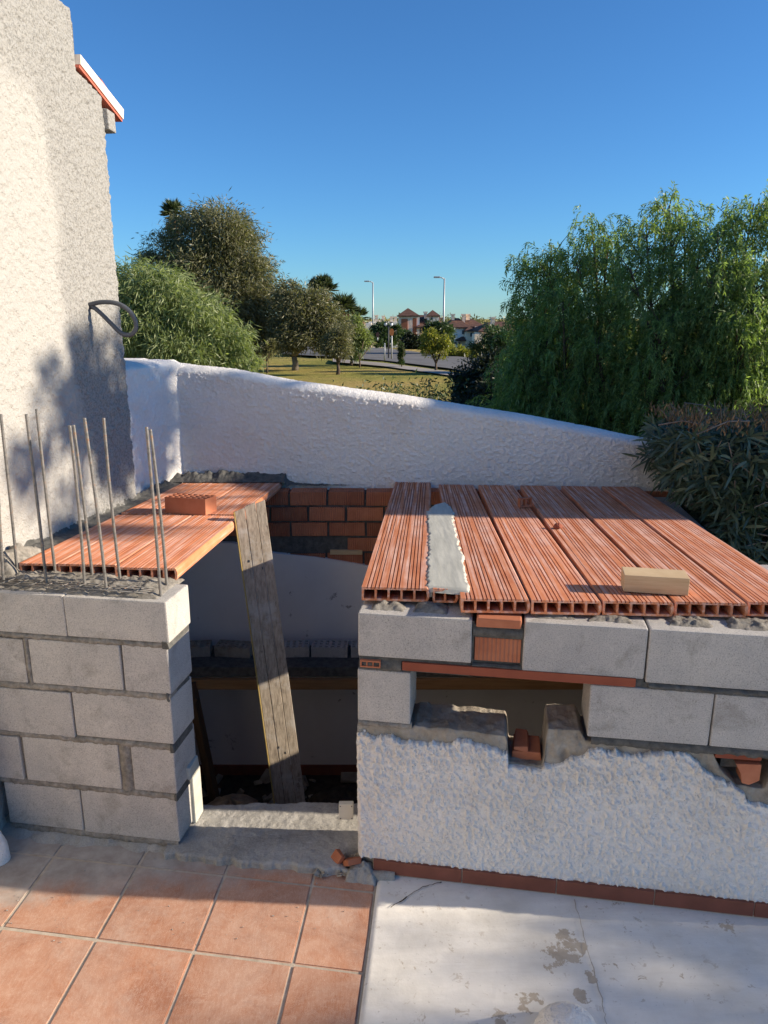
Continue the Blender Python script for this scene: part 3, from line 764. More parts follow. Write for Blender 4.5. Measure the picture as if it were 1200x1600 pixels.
for zz in (LB * .22, LB * .55, LB * .90):
    mb = MB(); mb.box(-wB / 2, wB / 2, -.030, -.0125, zz, zz + .05, .002)
    me = mb.mesh('b'); me.transform(Mx); link('cleat', me, M_wood_edge, lb)
for (x, z) in ((.01, LB * .44), (-.02, LB * .455), (.03, LB * .25), (.02, LB * .86), (-.04, LB * .88)):
    mb = MB(); mb.box(x - .003, x + .003, .0122, .0145, z - .008, z + .004, .001)
    me = mb.mesh('b'); me.transform(Mx); link('nail', me, M_lampd, lb)
# nails on the visible side
for ch in lb.children: pass

# ================================================================== FRONT WALL (right) local frame: x along, y inward, z up
fw = empty('front_wall', (-.04, 2.357, 0), R(-9), label='half rebuilt grey block wall over broken white stucco, right of the doorway', cat='wall')
def cblock(par, x0, x1, z0, z1, y0=.008, y1=.198, lab=None, hollow=False):
    mb = MB(); mb.box(x0, x1, y0, y1, z0, z1, .006, jit=.0012)
    ob = mb.build('concrete_block', M_block, par)
    if lab: ob['label'] = lab
    return ob
for b_ in [(-.053, .342, .898, 1.060), (.515, .9145, .884, 1.064), (.918, 1.32, .872, 1.066), (1.323, 1.75, .872, 1.066),
           (-.056, .134, .645, .846), (.745, 1.141, .656, .852), (1.145, 1.75, .656, .85)]:
    cblock(fw, *b_)
# mortar between courses (slightly recessed)
mb = MB()
mb.box(-.045, .342, .015, .19, .848, .896, .004, jit=.003); mb.box(.345, .513, .02, .19, .99, 1.038, .004, jit=.003)
mb.box(.343, .515, .03, .18, .87, .908); mb.box(.343, .349, .02, .19, .88, 1.05); mb.box(.5095, .515, .02, .19, .88, 1.05)
mb.box(.10, .9145, .014, .19, .8705, .8835, .002, jit=.002)
mb.box(.74, 1.745, .016, .19, .853, .8705, .002, jit=.002); mb.box(.9145, .918, .03, .19, .872, 1.05); mb.box(1.32, 1.323, .02, .19, .87, 1.05); mb.box(1.141, 1.145, .02, .19, .66, .85)
mb.box(.89, .9165, .018, .19, .853, .885, .004, jit=.004)
mb.box(.885, 1.745, .012, .19, .63, .655, .003, jit=.004); mb.box(-.05, .13, .013, .19, .625, .644, .003, jit=.004)
mb.build('mortar_joints', M_dmortar, fw)
def ragged(x0, x1, y, z0, z1, amp, seed, name, m, par, dep=.012, res=.006):
    """mortar smear: a ragged closed ribbon standing proud of the joint"""
    n = max(6, int((x1 - x0) / res)); xs_ = np.linspace(x0, x1, n)
    zu = z1 + (fbm(xs_ * 55, xs_ * 0 + seed, seed=seed) - .5) * amp * 2; zl = z0 + (fbm(xs_ * 55, xs_ * 0 + seed, seed=seed + 3) - .5) * amp * 2
    rowsn = 5; V = []; 
    for j in range(rowsn):
        t = j / (rowsn - 1); z = zl + (zu - zl) * t
        yo = y - dep * math.sin(math.pi * t) ** .5 * (.35 + 1.0 * fbm(xs_ * 60, z * 60, seed=seed + 7))
        V.append(np.stack([xs_, yo if 0 < j < rowsn - 1 else np.full(n, y + .006), z], -1))
    V = np.concatenate(V); i = np.arange(n * rowsn).reshape(rowsn, n)
    F = np.stack([i[:-1, :-1], i[:-1, 1:], i[1:, 1:], i[1:, :-1]], -1).reshape(-1, 4)
    return link(name, fast_mesh(name, V, F, True), m, par)
ragged(.93, 1.745, .012, .849, .874, .006, 1, 'mortar', M_dmortar, fw)
ragged(-.05, .10, .014, .84, .893, .006, 2, 'mortar', M_dmortar, fw)
ragged(.345, .513, .02, .995, 1.035, .004, 3, 'mortar', M_dmortar, fw)
ragged(.345, .90, .016, .882, .896, .004, 4, 'mortar', M_dmortar, fw, .006)
ragged(.76, 1.745, .014, .622, .660, .008, 5, 'mortar', M_dmortar, fw)
ragged(-.055, .14, .014, .62, .648, .006, 6, 'mortar', M_mortar, fw)
# mortar beds on top
for k, (a, b_) in enumerate([(-.02, .11), (.13, .26), (.535, .70), (.72, .88), (.97, 1.14), (1.16, 1.34), (1.36, 1.49)]):
    rough_lump('mortar_bed', M_mortar, fw, a, b_, .035, .165, 1.050, 1.082, .012, 40, .006, 20 + k)
# clay infill
mb = MB(); mb.box(.352, .508, .02, .13, .906, .992, .003, jit=.001); mb.build('clay_brick', M_gbrick, fw, label='upright ribbed clay brick filling the gap between two blocks')
mb = MB(); mb.box(.356, .506, .004, .12, 1.037, 1.070, .006, jit=.002); mb.build('clay_piece', M_brick, fw, label='flat orange clay piece above the ribbed infill brick')
mb = MB()
for (x0, x1, z0, z1) in ((-.044, .028, .881, .886), (-.044, .028, .860, .865), (-.044, -.039, .865, .881), (-.022, -.018, .865, .881), (.0, .004, .865, .881), (.024, .028, .865, .881)): mb.box(x0, x1, -.002, .12, z0, z1, .0008)
mb.build('hollow_brick_end', M_brick, fw)
# lintel: thin pressed clay channel
mb = MB(); mb.prism([(.004, .856), (.004, .8868), (.016, .8868), (.016, .863), (.185, .863), (.185, .856)], 'x', .104, .888)
mb.build('lintel', M_slabin, fw, label='long thin red clay lintel over the small window gap')
mb = MB(); mb.box(.15, .90, .187, .20, .82, .856, .002); mb.build('timber_strip', M_wood_beam, fw)
# old wall core with broken top
def coretop(x):
    x = np.asarray(x, dtype=float)
    z = np.interp(x, [-.06, .13, .15, .30, .47, .478, .485, .60, .607, .613, .72, .745, 1.16, 1.19, 1.25, 1.34, 1.36, 1.75],
                  [.625, .625, .632, .632, .628, .60, .520, .515, .53, .668, .672, .63, .63, .57, .51, .51, .60, .60])
    return z
def core(u, v):
    x = -.06 + u * 1.81; zt = coretop(x) + (fbm(x * 30, x * 0 + 1, seed=80) - .5) * .010
    # v: front face up, over the top, down the back
    z = np.where(v < .55, v / .55 * zt, np.where(v < .8, zt, zt * (1 - (v - .8) / .2)))
    y = np.where(v < .55, .018, np.where(v < .8, .018 + (v - .55) / .25 * .175, .193))
    n = fbm(x * 34, z * 34 + y * 34, seed=81, oct=5) - .5
    y = y - np.where(v < .55, 1, 0) * n * .024 * (z > .30) ; y = np.where(v < .55, np.maximum(y, .012), y)
    z = z + np.where((v >= .55) & (v < .8), 1, 0) * n * .012
    return np.stack([x, y, z], -1)
link('old_wall_core', grid_mesh(440, 150, core, 'core'), M_old, fw)
mb = MB(); mb.box(-.055, -.03, .02, .19, 0, .60); mb.build('jamb', M_plaster, fw)
for k, (x, z, w_, h_, m_) in enumerate([(.50, .515, .10, .035, M_brick), (.505, .55, .05, .02, M_brick), (1.20, .565, .10, .03, M_dmortar)]):
    mb = MB(); mb.box(x, x + w_, .05, .16, z, z + h_, .004, jit=.006); mb.build('broken_brick', m_, fw)
mb = MB(); mb.prism([(1.235, .60), (1.315, .605), (1.315, .545), (1.285, .525), (1.262, .53), (1.255, .565)], 'y', .006, .07); mb.build('clay_shard', M_brick, fw, label='orange clay shard set in the broken masonry at right')
mb = MB(); mb.box(1.17, 1.315, .012, .10, .612, .635, .004, jit=.003); mb.build('broken_brick', M_slabin, fw)
for k in range(26):
    pass
# stucco skin with torn upper edge
sx = [-.063, .05, .10, .156, .20, .26, .304, .34, .38, .428, .50, .56, .60, .641, .69, .73, .765, .85, .90, .95, 1.005, 1.06, 1.10, 1.135, 1.18, 1.23, 1.276, 1.285, 1.353, 1.75]
sz = [.589, .588, .580, .572, .578, .572, .596, .600, .588, .576, .566, .548, .534, .526, .556, .580, .609, .603, .598, .612, .626, .622, .610, .566, .540, .520, .495, .465, .449, .40]
def skin(u, v):
    x = -.063 + u * 1.813; zt = np.interp(x, sx, sz) + (fbm(x * 60, x * 0, seed=91) - .5) * .022 + (fbm(x * 180, x * 0, seed=95) - .5) * .008
    zt = np.minimum(zt, coretop(x) - .004)
    V1 = .93
    z = np.minimum(.070 + np.minimum(v / V1, 1) * (.64 - .070), zt)
    n = fbm(x * 100 + 1.2 * fbm(x * 20, z * 20, seed=97), z * 80, seed=92, oct=3)
    n2 = fbm(x * 85, z * 70, seed=93, oct=2)
    grow = .75 + .6 * np.clip((z - .15) / .4, 0, 1)
    d = grow * (.020 * np.clip(n - .43, 0, 1) ** 1.05 * 1.6 + .004 * n2) + .006 * fbm(x * 4, z * 4, seed=94)
    y = .006 - d
    y = np.where(z >= zt - .001, y + .012, y); y = np.where(v > V1, .024, y)
    edge = np.clip((x + .063) / .02, 0, 1); y = y + (1 - edge) ** 2 * .02
    return np.stack([x, y, z], -1)
link('stucco', grid_mesh(900, 300, skin, 'stucco'), M_stucco, fw)
# skirting tiles
for a, b_ in ((.002, .333), (.337, .676), (.680, 1.018), (1.022, 1.353), (1.357, 1.75)):
    mb = MB(); mb.box(a, b_, -.012, .006, .0145, .0705, .002); mb.build('skirting_tile', M_skirt, fw)
mb = MB(); mb.box(0, 1.75, -.006, .02, 0, .069); mb.build('skirting_grout', M_grout, fw)
rough_lump('mortar', M_conc, fw, -.10, .02, -.06, .04, -.01, .055, .02, 30, .005, 44)

# ================================================================== PIER (left)
pr = empty('block_pier', (-.04, 2.357, 0), R(-9), label='grey concrete block pier with thick dark joints, left of the doorway', cat='pier')
YB = -.0
cb = [  # x0,x1,z0,z1 ; right face at about x=-.757..-.78
    (-1.70, -1.452, .895, 1.055), (-1.450, -1.162, .893, 1.056), (-1.159, -.757, .893, 1.053),
    (-1.66, -1.350, .683, .868), (-1.328, -.955, .686, .872), (-.948, -.765, .684, .876),
    (-1.57, -1.178, .463, .656), (-1.172, -.770, .474, .664),
    (-1.76, -1.425, .250, .442), (-1.410, -1.005, .252, .448), (-.952, -.774, .256, .452),
    (-1.52, -1.190, .040, .228), (-1.184, -.780, .036, .232)]
for x0, x1, z0, z1 in cb: cblock(pr, x0, x1, z0, z1, .006, .20)
mb = MB()
for (z0, z1, xr) in ((.874, .894, -.766), (.660, .688, -.772), (.444, .474, -.778), (.226, .256, -.782)): mb.box(-1.72, xr, .018, .19, z0, z1, .004, jit=.003)
mb.box(-1.352, -1.326, .016, .19, .68, .875); mb.box(-1.008, -.950, .014, .19, .25, .455); mb.box(-.956, -.947, .02, .19, .68, .875); mb.box(-1.428, -1.408, .02, .19, .25, .45); mb.box(-1.192, -1.182, .02, .19, .03, .23)
mb.box(-1.18, -1.17, .02, .19, .46, .66); mb.box(-1.72, -.79, .03, .19, 0, .045)
mb.build('mortar_joints', M_mortar, pr)
for k, (x0, x1, z0, z1) in enumerate([(-1.66, -.762, .866, .896), (-1.60, -.768, .654, .690), (-1.60, -.775, .440, .474), (-1.6, -.780, .222, .258), (-1.5, -.785, .004, .044)]):
    ragged(x0, x1, .012, z0, z1, .008, 100 + k * 3, 'mortar', M_mortar, pr, .010)
def vsmear(x0, x1, z0, z1, seed):
    ob = ragged(z0, z1, .010, x0, x1, .005, seed, 'mortar', M_mortar, pr, .008)
    for v in ob.data.vertices: v.co = Vector((v.co.z, v.co.y, v.co.x))
vsmear(-1.350, -1.326, .68, .875, 130); vsmear(-1.006, -.952, .25, .455, 134)
# joints seen on the pier's right side, and a pale piece painting in sunlight low down
for (z0, z1) in ((.872, .898), (.656, .690), (.440, .476), (.224, .258)):
    mb = MB(); mb.box(-.785, -.758 if z0 > .8 else -.772, .0, .185, z0, z1, .004, jit=.004); mb.build('mortar', M_dmortar, pr)
mb = MB(); mb.box(-.80, -.763, .13, .21, .03, .25, .006, jit=.004); mb.box(-.80, -.766, .10, .205, .25, .31, .008, jit=.006); mb.build('sunlit_patch', M_pmortar, pr)
rough_lump('mortar_bed', M_mortar, pr, -1.66, -.80, .022, .26, 1.046, 1.082, .018, 26, .006, 77)
# wire ladder lying in the bed
mb = MB()
for y in (.035, .052, .07, .088): mb.tube([(-1.6, y, 1.074), (-1.2, y + .002, 1.078), (-.84, y, 1.074)], .0025, 6)
for k in range(12): mb.tube([(-1.55 + k * .06, .03, 1.078), (-1.53 + k * .06, .09, 1.078)], .002, 6)
mb.build('wire_ladder', M_steel, pr)
# starter bars
bars = [((-8, 640), (5, 914)), ((1, 647), (27, 898)), ((41, 647), (73, 919)), ((57, 639), (87, 901)), ((109, 665), (132, 921)), ((115, 664), (145, 905)), ((132, 653), (167, 927)), ((162, 653), (189, 913)), ((229, 667), (251, 931)), ((235, 671), (261, 917))]
blab = ['steel bar cut off by the left edge of the picture, nearest the front', 'steel bar second from the left, beside the house wall',
 'thick steel bar, front one of the third and fourth bars from the left', 'tallest steel bar, fourth from the left, set against the clay plank', 'steel bar standing just in front of its twin, fifth from the left',
 'steel bar half hidden behind its twin, sixth from the left', 'steel bar seventh from the left, leaning over the seam between two planks', 'steel bar with rusty tip, third from the right',
 'front one of the two steel bars at the right end of the block pier', 'back one of the two steel bars at the right end of the block pier']
for k, ((tx, ty), (bx, by)) in enumerate(bars):
    b0 = at_z(bx, by, 1.055); t0 = at_Y(tx, ty, b0.y); base = b0 - Vector((0, 0, .03))
    L = (t0 - base).length; n = int(L / .0045); ax = (t0 - base).normalized()
    rr = [.0052 if i % 2 else .0064 for i in range(n + 1)]
    bow = Vector((random.uniform(-.004, .004), random.uniform(-.006, .006), 0))
    mb = MB(); mb.tube([ax * (L * i / n) + bow * math.sin(math.pi * i / n) for i in range(n + 1)], rr, 8)
    ob = mb.build('rebar', M_steel, label=blab[k], cat='steel bar', group='starter bars standing on the block pier'); ob.location = base

# sill and rubble at the doorway
sill = empty('door_sill', (-.45, 2.5, 0), label='rough grey concrete sill across the doorway between pier and wall', cat='sill')
def sillf(u, v):
    x = -.86 + u * .90; yf = 2.44 - (x + .8) * .135 + (fbm(x * 22, x * 0, seed=61) - .5) * .035
    yb = 2.73 + .02 * (x + .8) + (fbm(x * 20, x * 0, seed=62) - .5) * .02
    y = np.where(v < .08, yf - .012, np.where(v > .9, yb, yf + (v - .08) / .82 * (yb - yf)))
    hole = np.exp(-(((x + .09) / .055) ** 2 + ((y - 2.42) / .05) ** 2) * 1.2)
    z = .028 + (fbm(x * 7, y * 7, seed=63) - .5) * .012 + (fbm(x * 45, y * 45, seed=64, oct=4) - .5) * .007 - .13 * hole
    z = np.where(v < .08, -.01 + v / .08 * (z + .01), z); z = np.where(v > .9, z - (v - .9) / .1 * .9, z)
    return np.stack([x + .45, y - 2.5, z], -1)
link('concrete', grid_mesh(190, 110, sillf, 'sill'), M_conc, sill)
def sillf2(u, v):
    x = -1.62 + u * .95; yf = 2.505 - (x + 1.3) * .13 + (fbm(x * 9, x * 0, seed=66) - .5) * .07
    y = yf + v * .20
    z = -.006 + .03 * np.clip(v * 2.2, 0, 1) + (fbm(x * 18, y * 18, seed=67, oct=4) - .5) * .014
    return np.stack([x + .45, y - 2.5, z], -1)
link('mortar_spill', grid_mesh(170, 40, sillf2, 'sp'), M_conc, sill)
rubble('cement_crumbs', 80, -1.35, -.12, 2.02, 2.46, .001, .0008, .003, M_conc, label='cement crumbs scattered on the tiles in front of the pier', cat='crumbs', kind='stuff')
ob = rubble('gravel', 170, -.26, .0, 2.32, 2.44, .012, .003, .012, M_old, label='crumbs of mortar and gravel at the right end of the sill', cat='gravel', kind='stuff')
def shard(loc, rot, L, W, H, label):
    mb = MB(); mb.box(-L / 2, L / 2, -W / 2, W / 2, 0, H, .002, jit=.003)
    ob = mb.build('brick_shard', M_brick, label=label, cat='brick piece', group='clay shards by the sill'); ob.location = loc; ob.rotation_euler = rot
shard((-.185, 2.40, .01), (R(20), R(-60), R(10)), .10, .05, .018, 'smaller left clay shard stuck in the hole of the sill')
shard((-.130, 2.385, .015), (R(-8), R(-38), R(-62)), .12, .055, .022, 'larger right clay shard stuck in the hole of the sill')
P = at_Y(541, 1266, 2.46)
mb = MB(); mb.box(-.028, .028, -.012, .012, -.034, .034, .003); jb = mb.build('socket_plate', M_plastic, label='small cream blank socket plate at the foot of the doorway jamb', cat='socket plate'); jb.location = P
for sx_ in (-.022, .022):
    for sz_ in (-.027, .027):
        mb = MB(); mb.tube([(sx_, -.0125, sz_), (sx_, -.0145, sz_)], .0022, 8); mb.build('screw', M_lampd, jb)
# white lumps: wall foot at far left and rounded ledge at the bottom of the picture
def dome(name, c, r, m, seed, power=2.4, **k):
    def fn(u, v):
        a = u * 2 * math.pi; h = v
        rr = (1 - h ** power) ** (1 / power)
        p = np.stack([np.cos(a) * rr * r[0], np.sin(a) * rr * r[1], h * r[2]], -1)
        n = fbm(p[:, 0] * 25 + 9, p[:, 1] * 25 + 9, p[:, 2] * 25, seed) - .5
        return p * (1 + n[:, None] * .10)
    ob = link(name, grid_mesh(90, 50, fn, name), m, **k); ob.location = c; return ob
dome('plaster_lump', (-1.60, 2.43, -.01), (.14, .06, .20), M_stucco, 3, label='white stucco lump at the pier foot on the left edge', cat='plaster')
dome('rounded_ledge', (.53, 1.665, 0), (.10, .105, .115), M_stucco, 6, label='rounded white plastered ledge on the painted floor at the bottom edge', cat='ledge')

# ================================================================== ROOF PLANKS
SL = math.atan(.061)
def slab_mesh(wd, Lg, th=.050, cells=5, bull=True, seed=0):
    """hollow clay plank: grooved top, five open channels, rounded right edge; x across, y along"""
    mb = MB(); tt = .009; b = .0075
    # grooved top plate profile
    ng = int(round(wd / .0158)); prof = [(0, 0)]
    step = (wd - .024) / ng
    for i in range(ng):
        x = .012 + i * step
        if (i + seed) % 5 == 4: continue
        prof += [(x + step * .33, 0), (x + step * .37, -.0055), (x + step * .62, -.0055), (x + step * .66, 0)]
    prof += [(wd - .006, 0), (wd - .001, -.005), (wd, -tt), (0, -tt)]
    mb.prism(prof, 'y', 0, Lg)
    mb.prism([(0, -th), (0, -th + b), (wd, -th + b), (wd - .003, -th + .002), (wd - .010, -th)], 'y', 0, Lg)
    for i in range(cells + 1):
        x = i * (wd - b) / cells
        if i == cells:
            mb.prism([(x, -tt - .0001), (wd, -tt - .0001), (wd + .003, -tt - .008), (wd + .003, -th + .016), (wd, -th + b + .0001), (x, -th + b + .0001), (x + .002, -th + .02)], 'y', 0, Lg)
        else: mb.prism([(x, -tt - .0001), (x + b, -tt - .0001), (x + b, -th + b + .0001), (x, -th + b + .0001)], 'y', .0003, Lg)
    me = mb.mesh('plank')
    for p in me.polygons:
        if p.normal.z > .5 and -.0075 < p.center.z < -.004: p.material_index = 1  # groove floors coloured darker so the shaded grooves read as dark lines
    return me
def slab(x, y, z, azd, wd, Lg, label, cells=5, seed=0, sl=SL):
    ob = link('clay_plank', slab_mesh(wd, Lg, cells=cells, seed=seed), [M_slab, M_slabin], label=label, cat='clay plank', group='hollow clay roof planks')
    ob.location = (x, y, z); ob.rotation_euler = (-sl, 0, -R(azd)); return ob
RS = [(-.079, 2.446, 3.75, .236, 'hollow clay plank at the left edge of the right roof, beside the doorway'),
      (.262, 2.335, 2.35, .230, 'hollow clay plank directly right of the pale mortar strip'),
      (.498, 2.322, 2.95, .231, 'hollow clay plank second to the right of the mortar strip, under the small clay chip'),
      (.737, 2.314, 3.75, .231, 'hollow clay plank whose end lies just left of the wood offcut, in its shadow'),
      (.977, 2.308, 4.35, .235, 'hollow clay plank directly under the wood offcut'),
      (1.221, 2.305, 4.75, .236, 'hollow clay plank at the right edge of the roof, next to the hedge')]
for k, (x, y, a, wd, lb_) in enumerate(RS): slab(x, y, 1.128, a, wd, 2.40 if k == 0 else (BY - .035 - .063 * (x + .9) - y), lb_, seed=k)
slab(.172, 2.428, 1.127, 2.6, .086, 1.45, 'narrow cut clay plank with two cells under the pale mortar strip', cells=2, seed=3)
# left roof, two rows
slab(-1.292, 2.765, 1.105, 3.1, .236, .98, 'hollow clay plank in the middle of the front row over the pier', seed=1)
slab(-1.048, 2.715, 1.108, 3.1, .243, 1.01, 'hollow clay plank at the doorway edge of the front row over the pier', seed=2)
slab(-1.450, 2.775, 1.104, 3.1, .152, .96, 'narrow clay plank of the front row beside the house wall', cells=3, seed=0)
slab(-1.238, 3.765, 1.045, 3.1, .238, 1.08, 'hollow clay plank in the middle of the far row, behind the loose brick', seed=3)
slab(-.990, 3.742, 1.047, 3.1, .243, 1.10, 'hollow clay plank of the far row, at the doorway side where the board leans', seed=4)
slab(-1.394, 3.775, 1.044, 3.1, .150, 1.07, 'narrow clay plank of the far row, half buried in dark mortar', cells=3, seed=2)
# pale mortar strip
def strip(u, v):
    L = [(.150, 2.436), (.175, 2.85), (.20, 3.2), (.215, 3.55), (.225, 3.80), (.29, 4.0)]
    Rr = [(.300, 2.390), (.325, 2.85), (.335, 3.2), (.350, 3.55), (.375, 3.80), (.352, 4.08)]
    yl = np.interp(v, np.linspace(0, 1, 6), [p[1] for p in L]); xl = np.interp(v, np.linspace(0, 1, 6), [p[0] for p in L]); yr = np.interp(v, np.linspace(0, 1, 6), [p[1] for p in Rr]); xr = np.interp(v, np.linspace(0, 1, 6), [p[0] for p in Rr])
    xl = xl + (fbm(v * 60, v * 0, seed=5) - .5) * .020 + (fbm(v * 200, v * 0, seed=15) - .5) * .006; xr = xr + (fbm(v * 60, v * 0 + 5, seed=6) - .5) * .020 + (fbm(v * 200, v * 0, seed=16) - .5) * .006
    x = xl + u * (xr - xl); y = yl + u * (yr - yl)
    z = 1.128 - .061 * (y - 2.40) + .0055 + .002 * (fbm(x * 40, y * 5, seed=7) - .5)
    e = np.minimum(np.minimum(u, 1 - u) / .05, np.minimum(v, 1 - v) / .012)
    z = z - .012 * (1 - np.clip(e, 0, 1))
    z = np.where(v < .004, z - .006, z)
    return np.stack([x, y, z], -1)
link('mortar_strip', grid_mesh(50, 420, strip, 'ms'), M_pmortar, label='pale grey mortar strip spread over the gap between two roof planks', cat='mortar')
# dark mortar fill along the house and the back wall on the left roof
def fillf(u, v):
    y = 2.78 + v * 2.06
    xr = np.interp(y, [2.78, 3.0, 3.7, 3.78, 4.84], [-1.452, -1.44, -1.395, -1.395, -1.33]) + .006 + (fbm(y * 12, y * 0, seed=5) - .5) * .02
    xl = HX(y) - .005
    x = xl + u * (xr - xl)
    z = 1.128 - .061 * (y - 2.40) - .012 + .016 * (1 - u) + .012 * (fbm(x * 14, y * 14, seed=8) - .5) + .006 * (fbm(x * 60, y * 60, seed=9, oct=4) - .5)
    z = z + .05 * np.clip(1 - u * 8, 0, 1) * fbm(y * 20, y * 0, seed=12) - .03 * np.clip(u * 12 - 11, 0, 1)
    z = np.where(v < .01, z - .05, z)
    return np.stack([x, y, z], -1)
link('mortar_fill', grid_mesh(60, 300, fillf, 'mf'), M_dmortar, label='dark grey mortar fill between the clay planks and the house wall', cat='mortar')
def fillb(u, v):
    x = -1.46 + u * 1.66
    y0 = 4.775 + (fbm(x * 12, x * 0, seed=35) - .5) * .03 + np.where(x > -.64, .04, 0)
    h = np.interp(x, [-1.46, -.95, -.66, -.60, -.3, .2], [.045, .05, .045, .015, .004, .0])
    y = y0 + v * (4.872 - y0)
    z = np.where(x < -.66, .985, .955) + h * v ** .7 * (.4 + 1.3 * fbm(x * 22, y * 10, seed=36)) + .006 * fbm(x * 80, y * 80, seed=37)
    return np.stack([x, y, z], -1)
link('mortar_fillet', grid_mesh(240, 16, fillb, 'mb'), M_dmortar, label='dark ragged mortar fillet where the left roof meets the boundary wall', cat='mortar')
rough_lump('mortar_heap', M_mortar, None, -1.60, -1.44, 2.70, 3.0, 1.05, 1.15, .03, 18, .008, 90, label='grey mortar heap between the pier top and the house wall', cat='mortar')
# things lying on the roofs
def roofz(Y): return 1.128 - .061 * (Y - 2.40)
b1 = holed_brick(.235, .125, .085, 7, 3, .68)
ob = link('hollow_brick', b1, M_brick, label='loose perforated orange brick lying on the left roof planks', cat='brick'); ob.location = (-1.03, 3.80, roofz(3.80) + .001); ob.rotation_euler = (-SL, 0, R(-14))
wb = empty('wood_offcut', (.925, 2.40, roofz(2.40)), R(-11), label='pale pine wood offcut lying on the front of the right roof planks', cat='wood')
wb.location = (.945, 2.425, roofz(2.425))
mb = MB(); mb.box(-.107, .107, -.045, .045, .0005, .062, .002, jit=.001)
mb.build('timber', M_wood_new, wb)
hs = holed_brick(.075, .05, .026, 2, 1, .7)
ob = link('clay_chip', hs, M_brick, label='small broken hollow clay chip lying on the right roof in the shade', cat='brick piece'); ob.location = (.775, 3.96, roofz(3.96) + .026); ob.rotation_euler = (R(84), 0, R(20))
ob = crumple('clay_crumb', (.84, 3.42, roofz(3.42)), (.022, .02, .02), M_slabin, 9, label='dark red crumb on the middle of the right roof planks', cat='brick piece')

# ================================================================== HEDGE (oleander)
def oleander():
    t = empty('oleander_hedge', (3.12, 4.2, -.45), label='dense dark oleander hedge with clipped brown top, right of the roof', cat='hedge')
    inv = Matrix.Translation(-Vector((3.0, 4.2, -.4)))
    V = []; F = []
    def leaf_strip(p, d, up, L, W, bend):
        k = 4; s = np.cross(d, up); s /= np.linalg.norm(s) + 1e-9
        nrm = np.cross(s, d); i0 = len(V)
        for i in range(k + 1):
            f = i / k; wv = W * (math.sin(math.pi * min(1, f * .9 + .08)) ** .8) * .5 if i < k else 0.0006
            c = p + d * L * f - np.array([0, 0, 1]) * bend * L * f * f
            V.append(c - s * wv); V.append(c + nrm * (-.10) * wv * 2); V.append(c + s * wv)
        for i in range(k):
            a = i0 + i * 3; F.append((a, a + 1, a + 4, a + 3)); F.append((a + 1, a + 2, a + 5, a + 4))
    twigs = MB(); nt_ = 1900
    for i in range(nt_):
        r_ = rng.random()
        if r_ < .50:      # face toward the camera / roof
            y = 3.86 - .0 + rng.random() * .25; x = 1.55 + rng.random() ** 1.2 * 1.9; z = -.1 + rng.random() * 1.72
            face = np.array([-.15, -1, .15])
        elif r_ < .78:    # left end
            x = 1.50 + rng.random() * .3; y = 3.85 + rng.random() * .8; z = .3 + rng.random() * 1.3; face = np.array([-1, -.5, .15])
        else:
            x = 1.55 + rng.random() * 2.2; y = 3.9 + rng.random() * .8; z = 1.45 + rng.random() * .16; face = np.array([-.1, -.4, 1])
        # keep clear of roof planks
        xr = 1.46 + (y - 2.3) * .08
        if z < 1.25: x = max(x, xr + .16 + .1 * rng.random())
        if x < 1.62 and z < 1.30: z = 1.3 + rng.random() * .3
        p = np.array([x, y, z]); d = face + rng.normal(size=3) * .5 + np.array([0, 0, .35]); d /= np.linalg.norm(d)
        L = .10 + rng.random() * .16
        base = p - d * L
        if i % 3 == 0: twigs.tube([base - d * .15 - np.array([0, 0, .05]), base, p], [.005, .004, .0025], 5, caps=False)
        nw = rng.integers(3, 6)
        for wq in range(nw):
            q = base + d * L * (wq + 1) / nw; a0_ = rng.random() * 6.28
            o1 = np.cross(d, [0.3, .2, 1]); o1 /= np.linalg.norm(o1); o2 = np.cross(d, o1)
            for m_ in range(3):
                a = a0_ + m_ * 2.09 + rng.normal() * .25
                ld = d * (.55 + .35 * wq / nw) + (o1 * math.cos(a) + o2 * math.sin(a)) * .9; ld /= np.linalg.norm(ld)
                leaf_strip(q, ld, d, .075 + rng.random() * .065, .013 + rng.random() * .006, .05 + rng.random() * .35)
    Vn = np.array(V); Vn[:, 2] -= .13
    keep_z = np.minimum(Vn[:, 2], 1.55 + .02 * rng.random(len(Vn))); Vn[:, 2] = keep_z
    # leaves must not run through the planks
    me = fast_mesh('foliage', Vn, np.array(F), True); me.transform(inv); link('foliage', me, L_olean, t)
    me = twigs.mesh('twigs'); me.transform(inv); link('twigs', me, M_barkp, t)
    # clipped brown stubs along the top
    n = 3400; P = np.stack([1.56 + rng.random(n) ** 1.1 * 2.2, 3.9 + rng.random(n) * .85, 1.475 + rng.random(n) * .085], -1)
    D = rng.normal(size=(n, 3)) * .35 + np.array([0, 0, 1.0]); me = leaves_mesh('clipped_tips', P, D, .02 + .03 * rng.random(n), .008)
    me.transform(inv); link('clipped_tips', me, L_brown, t)
    # dense inner leafage so the hedge is opaque
    n = 26000; P = np.stack([1.78 + rng.random(n) * 2.2, 3.98 + rng.random(n) * .72, -.35 + rng.random(n) * 1.83], -1)
    me = leaves_mesh('inner_leaves', P, rng.normal(size=(n, 3)), .11, .022); me.transform(inv); link('inner_leaves', me, L_olean, t)
    mb = MB()
    for k in range(22):
        x = 1.85 + k * .1; mb.tube([(x, 4.25 + random.uniform(-.2, .2), -.36), (x + random.uniform(-.1, .1), 4.2, .5), (x + random.uniform(-.2, .2), 4.1 + random.uniform(-.2, .3), 1.35)], [.018, .013, .006], 6)
    me = mb.mesh('stems'); me.transform(inv); link('stems', me, M_barkp, t)
oleander()

